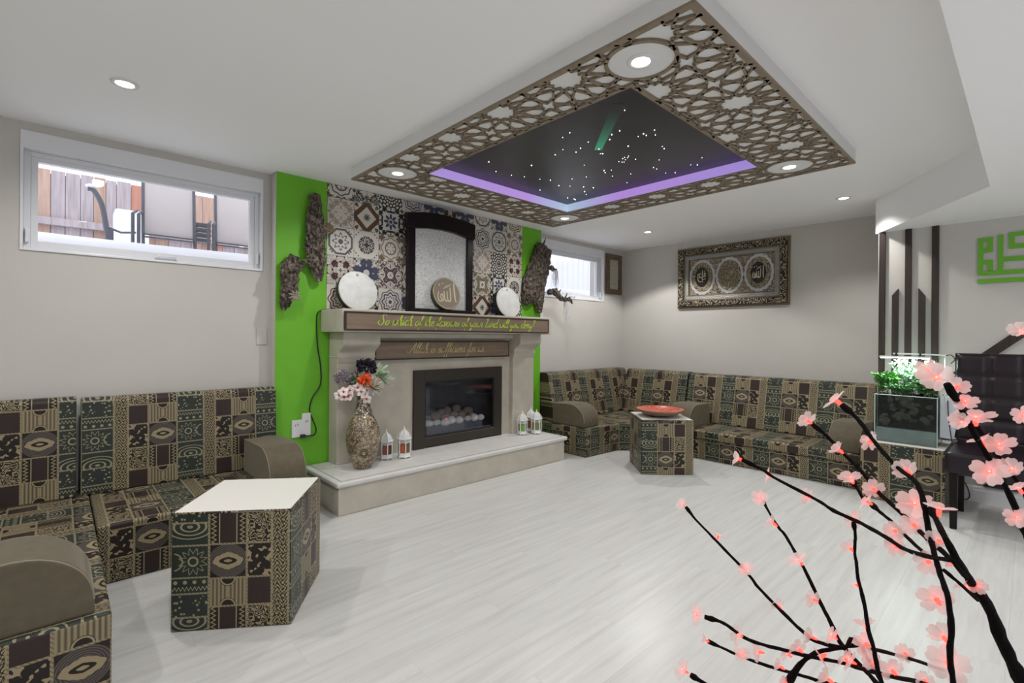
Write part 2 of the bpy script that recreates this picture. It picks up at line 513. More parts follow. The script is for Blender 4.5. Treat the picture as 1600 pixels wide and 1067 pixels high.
W1 = (-0.15, 1.09, 1.657, 2.236)     # window openings x0 x1 z0 z1
W2 = (4.02, 5.20, 1.657, 2.236)
wl = MB(); T = YL + 0.22
wl.box(X0, W1[0], YL, T, 0, CE); wl.box(W1[1], W2[0], YL, T, 0, CE); wl.box(W2[1], XR + 0.2, YL, T, 0, CE)
for w in (W1, W2):
    wl.box(w[0], w[1], YL, T, 0, w[2]); wl.box(w[0], w[1], YL, T, w[3], CE)
struct(wl.build('wall_left', WALL), 'warm grey wall with two basement windows')
struct(MB().box(XR, XR + 0.2, YB, YL + 0.2, 0, CE).build('wall_right', WALL), 'warm grey wall with framed calligraphy')
struct(MB().box(XB, XR + 0.2, Y0, YB, 0, CE).build('wall_right_projection', WALL), 'projecting wall with green lettering')
PALEW = plain('white_wall_paint', (0.80, 0.80, 0.79), 0.7)
struct(MB().box(X0 - 0.2, X0, Y0 - 0.2, YL + 0.2, 0, CE).build('wall_back', PALEW), 'wall behind the viewer on the left')
wn = MB(); wn.box(X0, 0.6, Y0 - 0.2, Y0, 0, CE); wn.box(3.2, XR + 0.2, Y0 - 0.2, Y0, 0, CE); wn.box(0.6, 3.2, Y0 - 0.2, Y0, 2.06, CE)
struct(wn.build('wall_near', PALEW), 'white wall behind the viewer with an added glass door')
gd = struct_root('added_door_1', (1.9, Y0 - 0.1, 0), 'sliding glass door added behind the viewer to brighten the room')  # unseen door, added to bring more daylight onto the ceiling
for x in (0.6, 1.87, 3.14): MB().box(x, x + 0.06, Y0 - 0.14, Y0 - 0.06, 0, 2.06).build('stile', WHITE, gd)
for z in (0.0, 2.0): MB().box(0.66, 3.14, Y0 - 0.14, Y0 - 0.06, z, z + 0.06).build('rail', WHITE, gd)
for x in (0.66, 1.93): MB().box(x, x + 1.21, Y0 - 0.103, Y0 - 0.098, 0.06, 2.0).build('pane', GLASS, gd)
bb = MB().prism([(XB, 0), (XB - 0.018, 0), (XB - 0.018, 0.085), (XB - 0.012, 0.092), (XB - 0.012, 0.105), (XB - 0.006, 0.115), (XB, 0.118)], Y0, YB, 'y')
struct(bb.build('baseboard_right', WHITE), 'white moulded baseboard behind the leather chair')

# chimney breast: green front, plain sides
ch = struct(MB().box(1.145, 3.90, 3.712, YL, 0, CE).build('wall_chimney', WALL), 'shallow chimney breast')
MB().box(1.147, 3.898, 3.708, 3.712, 0, CE - 0.001).build('green_paint_panel', GREEN, ch)

# patterned tiles on the chimney breast
BRN, BLK, BLU, GRY, RED, OLV, PLM = (0.10, 0.055, 0.03), (0.016, 0.014, 0.018), (0.045, 0.05, 0.10), (0.09, 0.09, 0.095), (0.12, 0.035, 0.02), (0.20, 0.155, 0.07), (0.075, 0.05, 0.075)
TM = [tile_material(0, 'ring', BRN, GRY, 1.0), tile_material(1, 'kaleido', (0.24, 0.17, 0.12), CREAM, 2.0, 8.0, 0.46),
      tile_material(2, 'octagon', GRY, GRY, 3.0), tile_material(3, 'kaleido', BLK, RED, 4.0, 6.0, 0.51),
      tile_material(4, 'rosette', BRN, (0.16, 0.07, 0.04), 5.0), tile_material(5, 'diamond', (0.06, 0.055, 0.045), (0.11, 0.05, 0.025), 6.0),
      tile_material(6, 'small', BLK, PLM, 7.0), tile_material(7, 'kaleido', BLU, GRY, 8.0, 5.0, 0.47),
      tile_material(8, 'lace', BLK, BLK, 9.0), tile_material(9, 'star', BLK, BLU, 10.0, 8.0, 0.47),
      tile_material(10, 'ring', (0.17, 0.12, 0.08), (0.26, 0.20, 0.14), 11.0), tile_material(11, 'kaleido', PLM, BRN, 12.3, 7.0, 0.51),
      tile_material(12, 'rosette', GRY, BLU, 13.0), tile_material(13, 'kaleido', OLV, GRY, 14.0, 5.5, 0.50),
      tile_material(14, 'kaleido', BLK, CREAM, 15.5, 6.0, 0.46)]
LAY = [  # rows from the top, columns from the left
    [0, 14, 8, 12, 7, 3, 7, 2, 7, 4],
    [1, 5, 9, 8, 2, 6, 14, 12, 2, 10],
    [2, 6, 10, 14, 5, 0, 9, 1, 8, 3],
    [3, 7, 11, 0, 13, 8, 3, 13, 9, 6],
    [4, 9, 12, 7, 1, 2, 10, 5, 7, 8]]
cols = [1.513 + 0.217 * k for k in range(6)] + [2.735 + 0.217 * k for k in range(5)]
rows = [CE - 0.001, 2.268, 2.043, 1.818, 1.593, 1.392]
tiles = thing('tile_panel', 'panel of mixed black, brown and blue patterned tiles above the mantel', 'tile panel', (2.55, 3.70, 1.392))
for r in range(5):
    for c in range(10):
        x0, x1, z1, z0 = cols[c], cols[c + 1], rows[r], rows[r + 1]
        g = 0.0012
        mb = MB().box(x0 + g, x1 - g, 3.7025, 3.708, z0 + g, z1 - g)
        cx = (x0 + 0.1085) if c != 5 else (x1 + x0) / 2
        cz = (z0 + 0.1125) if r == 0 else (z1 - 0.1125)
        o = mb.build('tile', TM[LAY[r][c]], tiles, uv='xz', uvo=(-cx, -cz))
        lay = o.data.uv_layers[0].data
        for d in lay: d.uv = (d.uv[0] / 0.217, d.uv[1] / 0.225)

# ------------------------------------------------------------------ windows
FRAMEW = plain('white_vinyl_window', (0.74, 0.75, 0.78), 0.3)
def window(n, w, label):
    x0, x1, z0, z1 = w
    root = struct_root('window_%d' % n, ((x0 + x1) / 2, YL, z0), label)
    t = MB().box(x0, x1, YL - 0.006, YL + 0.0, z1, z1 + 0.085); t.build('window_header', FRAMEW, root)
    j = MB()                                       # jambs, head and sill lining the opening
    j.box(x0, x0 + 0.012, YL - 0.008, YL + 0.14, z0, z1); j.box(x1 - 0.012, x1, YL - 0.008, YL + 0.14, z0, z1)
    j.box(x0 + 0.012, x1 - 0.012, YL - 0.008, YL + 0.14, z1 - 0.012, z1); j.build('jamb', FRAMEW, root)
    MB().box(x0 + 0.012, x1 - 0.012, YL - 0.010, YL + 0.14, z0, z0 + 0.014).build('window_sill', FRAMEW, root, bevel=0.003)
    for name, d, y0, y1 in (('window_frame', 0.028, YL + 0.045, YL + 0.12), ('sash', 0.052, YL + 0.055, YL + 0.10)):
        a0, a1, b0, b1 = x0 + 0.012, x1 - 0.012, z0 + 0.014, z1 - 0.012
        if name == 'sash': a0 += 0.028; a1 -= 0.028; b0 += 0.022; b1 -= 0.022; d = 0.030
        f = MB(); f.box(a0, a0 + d, y0, y1, b0, b1); f.box(a1 - d, a1, y0, y1, b0, b1)
        f.box(a0 + d, a1 - d, y0, y1, b0, b0 + d); f.box(a0 + d, a1 - d, y0, y1, b1 - d, b1)
        f.build(name, FRAMEW, root, bevel=0.002, segs=1)
    MB().box(x0 + 0.07, x1 - 0.07, YL + 0.075, YL + 0.079, z0 + 0.065, z1 - 0.063).build('pane', GLASS, root)
    h = MB(); xm = (x0 + x1) / 2 + (0.05 if n == 1 else 0.0)
    h.tube([(xm - 0.055, YL + 0.04, z0 + 0.022), (xm - 0.04, YL + 0.02, z0 + 0.042), (xm + 0.04, YL + 0.02, z0 + 0.042), (xm + 0.055, YL + 0.04, z0 + 0.022)], 0.006)
    h.build('handle', FRAMEW, root, smooth=True)
    for xx in (x0 + 0.02, x1 - 0.034):
        MB().box(xx, xx + 0.014, YL + 0.02, YL + 0.05, z0 + 0.05, z0 + 0.13).build('latch', FRAMEW, root, bevel=0.003)
window(1, W1, 'wide white basement window on the left')
window(2, W2, 'white basement window by the corner')

# ------------------------------------------------------------------ outside the windows
SNOW = plain('snow', (0.85, 0.85, 0.88), 0.8, vary=0.03, scale=2.0)
gy = T
snow = MB(); nx, ny = 40, 24
vs = []; fs = []
for j in range(ny + 1):
    for i in range(nx + 1):
        x = -4 + 18 * i / nx; y = gy + 3.6 * j / ny
        rise = min(1.0, (y - gy) / 0.30); rise = rise * rise * (3 - 2 * rise)
        vs.append((x, y, 1.735 + 0.115 * rise + 0.075 * max(0, y - 4.34) + 0.014 * noise.noise(Vector((x * 1.5, y * 1.5, 0)))))
for j in range(ny):
    for i in range(nx):
        a = j * (nx + 1) + i; fs.append((a, a + 1, a + nx + 2, a + nx + 1))
snow.add(vs, fs)
g_ = struct(snow.build('ground_outside', SNOW, smooth=True), 'snow covered ground outside the windows')
FEN = [wood_material('cedar_fence_%d' % k, d, l, 2, 0.8) for k, (d, l) in enumerate((((0.36, 0.22, 0.16), (0.56, 0.40, 0.32)), ((0.32, 0.27, 0.28), (0.54, 0.48, 0.50)), ((0.42, 0.17, 0.12), (0.58, 0.30, 0.22))))]
fence = thing('board_fence', 'weathered reddish cedar board fence outside the left window', 'fence', (1.0, 6.0, 1.95))
x = -1.2; k = 0
while x < 2.6:
    w = random.uniform(0.075, 0.115)
    MB().box(x + 0.002, x + w - 0.002, 6.0 + 0.006 * (k % 2), 6.02 + 0.006 * (k % 2), 1.95, 2.655 + random.uniform(-0.008, 0.008)).build('board', FEN[random.choice((0, 0, 1, 1, 2))], fence)
    x += w; k += 1
MB().box(-1.2, 2.6, 5.95, 5.998, 2.16, 2.225).build('rail', FEN[1], fence)
MB().box(-1.2, 2.6, 6.03, 6.05, 1.95, 2.63).build('backing', FEN[1], fence)
GREYM = plain('grey_patio_metal', (0.10, 0.105, 0.13), 0.5)
SLING = plain('pale_sling_fabric', (0.62, 0.56, 0.55), 0.8)
def patio_chair(x, y, w, label):
    z0 = 1.865
    r = thing('patio_chair', label, 'patio chair', (x, y, z0), 'stacked patio chairs outside')
    for s in (0, 1):
        xx = x + s * w
        MB().tube([(xx, y - 0.02, z0), (xx, y, 2.0), (xx, y + 0.06, 2.75)], 0.011).build('post', GREYM, r)
    for xx in (x - 0.035, x - 0.07):
        MB().tube([(xx, y - 0.10, z0), (xx, y - 0.09, 2.08), (xx + 0.03, y, 2.12)], 0.011).build('arm_rail', GREYM, r)
    MB().hexa([(x + 0.010, y + 0.0, 1.955), (x + w - 0.010, y + 0.0, 1.955), (x + w - 0.010, y + 0.008, 1.955), (x + 0.010, y + 0.008, 1.955)],
              [(x + 0.010, y + 0.058, 2.72), (x + w - 0.010, y + 0.058, 2.72), (x + w - 0.010, y + 0.066, 2.72), (x + 0.010, y + 0.066, 2.72)]).build('sling_back', SLING, r)
    for zz in (1.925, 1.945): MB().box(x, x + w, y - 0.03, y - 0.012, zz, zz + 0.010).build('cross_bar', GREYM, r)
    return r
patio_chair(0.475, 4.60, 0.330, 'pale sling patio chair in the middle of the left window view')
patio_chair(0.955, 4.60, 0.330, 'pale sling patio chair at the right end of the left window view')
r = thing('stacked_chair_arms', 'dark stacked chair arms between the two pale sling chairs outside', 'patio chair', (0.87, 4.70, 1.87))
for k in range(4): MB().box(0.825, 0.935, 4.66, 4.72, 1.955 + 0.042 * k, 1.985 + 0.042 * k).build('arm', GREYM, r, bevel=0.006)
for xx in (0.83, 0.925): MB().tube([(xx, 4.70, 1.865), (xx, 4.70, 2.10)], 0.012).build('post', GREYM, r)
r = thing('folded_patio_chair', 'grey folded patio chair frame leaning before the fence, topped with snow', 'patio chair', (0.27, 4.8, 1.88))
MB().tube(smooth_path([(0.165, 4.80, 2.275), (0.20, 4.80, 2.265), (0.245, 4.80, 2.170), (0.27, 4.80, 2.02), (0.29, 4.80, 1.88)], 4), 0.018).build('frame', GREYM, r)
MB().tube([(0.29, 4.80, 2.00), (0.36, 4.80, 1.975), (0.45, 4.78, 1.985)], 0.008).build('strap', GREYM, r)
MB().box(0.275, 0.315, 4.78, 4.82, 1.88, 1.99).build('foot', GREYM, r, bevel=0.005)
MB().ball((0.185, 4.80, 2.295), 0.028, sq=(1.3, 1, 0.6)).build('snow_cap', SNOW, r, smooth=True)
r = thing('snow_covered_bin', 'white snow-covered bin between the patio chairs outside', 'bin', (0.50, 5.7, 1.93))
MB().box(0.375, 0.62, 5.55, 5.80, 1.90, 2.31).build('body', SNOW, r, bevel=0.02)
sf = thing('pale_fence', 'pale grey vertical board fence outside the corner window', 'fence', (6.2, 6.3, 1.75))
PALE = plain('pale_grey_boards', (0.62, 0.62, 0.66), 0.7)
for k in range(24):
    x = 5.0 + k * 0.16
    MB().box(x + 0.003, x + 0.157, 6.3, 6.32 , 2.05, 2.66 + 0.15 * (x - 7.0)).build('board', PALE, sf)

# ------------------------------------------------------------------ ceiling feature
feat = thing('ceiling_feature', 'rectangular dropped ceiling feature with bronze geometric lattice and starry black centre', 'ceiling feature', (2.55, 2.0, CE))
FX0, FX1, FY0, FY1 = 1.503, 3.605, 0.754, 3.262
IX0, IX1, IY0, IY1 = 1.82, 3.25, 1.20, 2.78
ZB, ZP = 2.286, 2.297
bxm = MB()
bxm.box(FX0, IX0, FY0, FY1, ZP, CE); bxm.box(IX1, FX1, FY0, FY1, ZP, CE)
bxm.box(IX0, IX1, FY0, IY0, ZP, CE); bxm.box(IX0, IX1, IY1, FY1, ZP, CE)
bxm.build('drop_box', plain('white_feature_paint', (0.74, 0.74, 0.73), 0.7), feat)
LIGHTS4 = [(1.682, 1.063), (1.672, 2.925), (3.398, 1.06), (3.417, 2.95)]
CR = 0.132
lat = MB(); segs = []
E_ = 0.42 / 4.732; TH = math.radians(71)
def star_poly(cx, cy, n, rot, deep):
    ap = E_ / (2 * math.tan(PI / n))
    for k in range(n):
        na = rot + 2 * PI * k / n
        M0 = Vector((cx + ap * math.cos(na), cy + ap * math.sin(na)))
        for s in (-1, 1):
            tang = Vector((-math.sin(na), math.cos(na))) * s
            d = tang * math.cos(TH) - Vector((math.cos(na), math.sin(na))) * math.sin(TH)
            step = (2 if (deep and n > 8) else 1) * PI / n
            ta = na + s * step
            ax_ = Vector((math.cos(ta), math.sin(ta))); c0 = Vector((cx, cy))
            # intersect M0+t d with line c0 + q ax_
            den = d.x * ax_.y - d.y * ax_.x
            if abs(den) < 1e-9: continue
            w = c0 - M0; t = (w.x * ax_.y - w.y * ax_.x) / den
            if t > 0: segs.append((M0, M0 + d * t))
SX = 0.42 * math.sqrt(3) / 2
for i in range(-1, 8):
    for j in range(-2, 9):
        cx = 1.577 + i * SX; cy = 0.943 + j * 0.42 + (i % 2) * 0.21
        star_poly(cx, cy, 12, PI / 2, True)
        for a in (PI / 2, PI / 6, -PI / 6):                          # squares towards three neighbours
            star_poly(cx + 0.21 * math.cos(a), cy + 0.21 * math.sin(a), 4, a, False)
        for a in (0.0, PI / 3):                                      # hexagons
            star_poly(cx + 0.42 / math.sqrt(3) * math.cos(a), cy + 0.42 / math.sqrt(3) * math.sin(a), 6, a, False)
def clip_rect(p, q, x0, x1, y0, y1):
    t0, t1 = 0.0, 1.0; d = q - p
    for a, b, lo, hi in ((p.x, d.x, x0, x1), (p.y, d.y, y0, y1)):
        if abs(b) < 1e-12:
            if a < lo or a > hi: return None
        else:
            u0, u1 = (lo - a) / b, (hi - a) / b
            if u0 > u1: u0, u1 = u1, u0
            t0, t1 = max(t0, u0), min(t1, u1)
    return (p + d * t0, p + d * t1) if t1 - t0 > 1e-6 else None
def cut_circle(p, q, c, r):
    d = q - p; f_ = p - c
    a = d.dot(d); b = 2 * f_.dot(d); cc = f_.dot(f_) - r * r
    D = b * b - 4 * a * cc
    if D <= 0 or a < 1e-12: return [(p, q)]
    s = math.sqrt(D); t0, t1 = (-b - s) / (2 * a), (-b + s) / (2 * a); out = []
    if t0 > 0: out.append((p, p + d * min(1, t0)))
    if t1 < 1: out.append((p + d * max(0, t1), q))
    return out if (t0 < 1 and t1 > 0) else [(p, q)]
def strip(mb, p, q, w, z0, z1):
    d = q - p
    if d.length < 0.002: return
    d.normalize(); n = Vector((-d.y, d.x)) * (w / 2); e = d * (w * 0.25)
    a, b, c, f = p - e + n, p - e - n, q + e - n, q + e + n
    mb.prism([tuple(a), tuple(b), tuple(c), tuple(f)], z0, z1, 'z')
m_ = 0.012
for rect in ((FX0 + m_, IX0 - m_, FY0 + m_, FY1 - m_), (IX1 + m_, FX1 - m_, FY0 + m_, FY1 - m_), (IX0 - m_, IX1 + m_, FY0 + m_, IY0 - m_), (IX0 - m_, IX1 + m_, IY1 + m_, FY1 - m_)):
    for p, q in segs:
        s = clip_rect(p, q, *rect)
        if not s: continue
        lst = [s]
        for c in LIGHTS4:
            lst = [t for u_ in lst for t in cut_circle(u_[0], u_[1], Vector(c), CR + 0.004)]
        for a, b in lst: strip(lat, a, b, 0.0108, ZB, ZP)
def ring_rect(mb, x0, x1, y0, y1, w, z0, z1):
    mb.box(x0, x1, y0, y0 + w, z0, z1); mb.box(x0, x1, y1 - w, y1, z0, z1)
    mb.box(x0, x0 + w, y0 + w, y1 - w, z0, z1); mb.box(x1 - w, x1, y0 + w, y1 - w, z0, z1)
ring_rect(lat, FX0 - 0.002, FX1 + 0.002, FY0 - 0.002, FY1 + 0.002, 0.026, ZB, ZP)
ring_rect(lat, IX0 - 0.022, IX1 + 0.022, IY0 - 0.022, IY1 + 0.022, 0.022, ZB, ZP)
for c in LIGHTS4:
    n = 40
    for k in range(n):
        a0, a1 = 2 * PI * k / n, 2 * PI * (k + 1) / n
        lat.prism([(c[0] + rr * math.cos(a), c[1] + rr * math.sin(a)) for rr, a in ((CR - 0.004, a0), (CR + 0.012, a0), (CR + 0.012, a1), (CR - 0.004, a1))], ZB, ZP, 'z')
lat.build('lattice_board', LATT, feat)
# recess with light strip and star panel
STAR_Z = 2.352
LEDW = plain('white_recess_side', (0.80, 0.80, 0.82), 0.6)
rs = MB()
rs.box(IX0 - 0.02, IX0, IY0 - 0.02, IY1 + 0.02, ZP, STAR_Z); rs.box(IX1, IX1 + 0.02, IY0 - 0.02, IY1 + 0.02, ZP, STAR_Z)
sky = plain('black_star_ceiling', (0.020, 0.020, 0.024), 0.36, vary=0.2, scale=4.0)
sp = MB().box(IX0, IX1, IY0, IY1, STAR_Z, CE + 0.03).build('star_panel', sky, feat)
dot = glow('fibre_optic_star', (0.9, 0.95, 1.0), 9.0, False)
STARS = [(2.1, 1.42), (2.29, 1.58), (2.3, 1.64), (2.35, 1.69), (2.29, 1.8), (2.33, 1.89), (2.42, 1.82), (2.49, 1.86), (2.5, 1.85), (2.51, 1.67), (2.42, 1.51), (2.45, 1.51), (2.42, 1.44), (2.48, 1.47), (2.66, 1.53), (2.7, 1.54), (2.85, 1.66), (2.65, 1.76), (2.67, 1.78), (2.65, 1.79), (2.66, 1.81), (2.69, 1.81), (2.69, 1.86), (2.71, 1.85), (2.72, 1.84), (2.73, 1.76), (2.58, 2.06), (2.76, 2.03), (2.8, 2.05), (2.79, 1.99), (2.9, 2.06), (2.78, 2.2), (2.95, 1.94), (3.1, 2.07), (2.95, 2.36), (3.02, 2.32), (3.12, 2.47), (2.95, 1.76), (2.99, 1.76), (3.11, 1.76), (3.15, 1.71), (3.08, 1.56), (3.11, 1.53), (3.01, 1.45), (2.43, 1.55), (3.05, 2.43), (2.11, 1.79), (2.13, 1.86), (2.36, 1.95), (2.27, 1.98), (2.3, 2.07), (2.33, 2.31), (2.08, 2.46), (2.24, 2.57), (2.37, 2.55), (2.46, 2.51), (2.58, 2.47), (2.65, 2.43), (2.77, 2.65), (2.79, 2.47), (2.86, 2.42), (2.74, 2.3), (3.09, 2.64), (3.15, 2.62), (3.18, 2.63)]
sm = MB().ball((0, 0, 0), 0.0027, 8, 5)
s0 = None
for i, (sx, sy) in enumerate(STARS):
    if s0 is None: s0 = sm.build('star_light', dot, sp); ob = s0
    else: ob = s0.copy(); COL.objects.link(ob)
    k = random.uniform(0.55, 1.15)
    ob.scale = (k, k, k); ob.location = Vector((sx, sy, STAR_Z - 0.001)) - ORIGIN[feat.name]
    if ob is s0:
        for v in ob.data.vertices: v.co += ORIGIN[feat.name]
# green comet: a tapering lit fibre inlay in the panel
gm = Graph('green_comet_light')
u_, v_, _z = gm.sep(gm.uv())
gm.color((0.020, 0.020, 0.024)); gm.set(Emission_Color=(0.03, 0.62, 0.33, 1), Emission_Strength=(1.0 - u_) * (1.0 - u_) * 0.55, Roughness=0.36)
cm = MB(); A, B = Vector((2.43, 1.835)), Vector((2.02, 1.40)); d = (B - A).normalized(); n = Vector((-d.y, d.x))
N = 14
for i in range(N):
    t0, t1 = i / N, (i + 1) / N; w0 = 0.022 + 0.012 * t0; w1 = 0.022 + 0.012 * t1
    p, q = A.lerp(B, t0), A.lerp(B, t1)
    cm.add([tuple(p + n * w0) + (STAR_Z - 0.0012,), tuple(p - n * w0) + (STAR_Z - 0.0012,), tuple(q - n * w1) + (STAR_Z - 0.0012,), tuple(q + n * w1) + (STAR_Z - 0.0012,)], [(0, 1, 2, 3)])
co = cm.build('comet_light', gm.mat, sp, uv='xy')
for l in co.data.loops:
    pv = co.data.vertices[l.vertex_index].co + ORIGIN[feat.name]
    co.data.uv_layers[0].data[l.index].uv = ((Vector((pv.x, pv.y)) - A).dot(d) / (B - A).length, 0)
# colour-changing light strip on the recess sides
gl = Graph('colour_light_strip')
t_ = g_pos = gl.new('ShaderNodeNewGeometry').outputs['Position']
px_, py_, pz_ = gl.sep(t_)
dcx, dcy = px_ - IX1, py_ - IY1
dist = (dcx * dcx + dcy * dcy).sqrt()
hue = gl.ramp(dist / 1.5, [(0.0, (0.42, 0.60, 0.80)), (0.12, (0.42, 0.52, 0.88)), (0.34, (0.52, 0.22, 0.90)), (1.0, (0.36, 0.20, 0.80))])
gl.color((0.55, 0.55, 0.6)); gl.set(Emission_Color=hue, Emission_Strength=0.78, Roughness=0.6)
rim = MB()
rim.box(IX0, IX1, IY1 - 0.001, IY1 + 0.012, ZB + 0.003, STAR_Z); rim.box(IX1 - 0.001, IX1 + 0.012, IY0, IY1, ZB + 0.003, STAR_Z)
rim.box(IX0 - 0.012, IX0 + 0.001, IY0, IY1, ZB + 0.003, STAR_Z); rim.box(IX0, IX1, IY0 - 0.012, IY0 + 0.001, ZB + 0.003, STAR_Z)
rim.build('light_strip_side', gl.mat, feat)
# ------------------------------------------------------------------ pot lights
LAMP = glow('lit_led_lens', (1.0, 0.97, 0.93), 14.0, False)
PLATE = plain('white_light_plate', (0.74, 0.74, 0.74), 0.55)
def downlight(x, y, z, plate, label, watts=POT_WATTS, group='round recessed ceiling lights', spot=2.8, blend=0.6):
    r = thing('pot_light', label, 'ceiling light', (x, y, z), group)
    if plate: MB().lathe([(plate, 0.0), (plate, -0.004)], 40, (x, y, z)).build('backing_plate', PLATE, r)
    zz = z - (0.004 if plate else 0.0)
    MB().lathe([(0.055, 0.0), (0.053, -0.006), (0.040, -0.008), (0.034, -0.003), (0.034, 0.0)], 28, (x, y, zz), cap=False).build('trim_ring', PLATE, r, smooth=True)
    MB().lathe([(0.033, -0.001), (0.033, -0.0045)], 24, (x, y, zz)).build('lens', LAMP, r)
    L = bpy.data.lights.new('pot_light_beam', 'SPOT'); L.energy = watts; L.color = POT_COLOR
    L.spot_size = spot; L.spot_blend = blend; L.shadow_soft_size = 0.035
    lo = bpy.data.objects.new('pot_light_beam', L); COL.objects.link(lo)
    lo.parent = r; lo.location = (0, 0, -0.02)
    return r
downlight(*LIGHTS4[0], ZP, CR - 0.004, 'bright pot light on a round white plate, nearest corner of the lattice')
downlight(*LIGHTS4[1], ZP, CR - 0.004, 'pot light on a round white plate, left corner of the lattice')
downlight(*LIGHTS4[2], ZP, CR - 0.004, 'pot light on a round white plate, right corner of the lattice')
downlight(*LIGHTS4[3], ZP, CR - 0.004, 'pot light on a round plate, far corner of the lattice above the green wall')
downlight(0.228, 2.909, CE, 0, 'pot light in the plain ceiling before the left window')
downlight(4.778, 2.918, CE, 0, 'small pot light in the ceiling near the far room corner', watts=85, spot=2.2, blend=0.22)
downlight(4.761, 1.076, CE, 0, 'small pot light in the ceiling beside the diagonal soffit', watts=50, spot=2.2)
for x, y, z in ((0.2, 1.0, CE), (-0.9, 2.0, CE), (0.5, -1.2, 2.085), (2.4, -0.9, 2.085), (4.0, -0.9, 2.085)):  # unseen extra lights, added because the ceiling was too dark
    downlight(x, y, z, 0, 'pot light added behind the viewer to brighten the ceiling', watts=60)

# ------------------------------------------------------------------ fireplace
fp = thing('fireplace', 'pale limestone fireplace surround with mantel shelf and raised hearth', 'fireplace', (2.5, 3.40, 0))
hb = MB().box(1.365, 3.63, 3.12, 3.70, 0, 0.19); hb.build('hearth_base', STONE, fp, bevel=0.004)
hs = MB().box(1.345, 3.655, 3.095, 3.70, 0.19, 0.225); hs.build('hearth_slab', HEARTH, fp, bevel=0.014, segs=4, smooth=True)
gr = MB(); gz = 0.2252
gr.box(1.385, 3.615, 3.128, 3.134, gz, gz + 0.0012); gr.box(1.385, 1.391, 3.134, 3.69, gz, gz + 0.0012); gr.box(3.609, 3.615, 3.134, 3.69, gz, gz + 0.0012)
gr.build('hearth_border_line', plain('grey_mortar_line', (0.30, 0.29, 0.29), 0.8), fp)
sur = MB(); sur.box(1.80, 2.24, 3.60, 3.70, 0.226, 1.22); sur.box(3.20, 3.36, 3.60, 3.70, 0.226, 1.22); sur.box(2.24, 3.20, 3.60, 3.70, 0.88, 1.22)
sur.build('surround_panel', STONE, fp)
PR = [(3.70, 0.226), (3.548, 0.226), (3.548, 0.98)] + [(3.548 - 0.018 * math.sin(t * PI / 2 / 3), 0.98 + 0.02 * t) for t in range(1, 4)]
PR += [(3.530, 1.045)]
for k in range(9):
    t = k / 8; PR.append((3.530 - 0.088 * (0.5 - 0.5 * math.cos(PI * t)), 1.055 + 0.085 * t))
PR += [(3.442, 1.221), (3.70, 1.221)]
for x0, x1 in ((1.536, 1.832), (3.338, 3.635)):
    MB().prism(PR, x0, x1, 'x').build('corbel_leg', STONE, fp, bevel=0.004, segs=1)
for x0, x1 in ((1.533, 1.835), (3.335, 3.638)):
    MB().box(x0, x1, 3.526, 3.70, 1.028, 1.038).build('leg_moulding', STONE, fp, bevel=0.003)
MB().box(1.469, 3.64, 3.315, 3.70, 1.221, 1.388).build('mantel_shelf', STONE, fp, bevel=0.006, smooth=True)
MB().box(1.78, 3.36, 3.55, 3.60, 1.175, 1.221).build('frieze_moulding', STONE, fp, bevel=0.012)

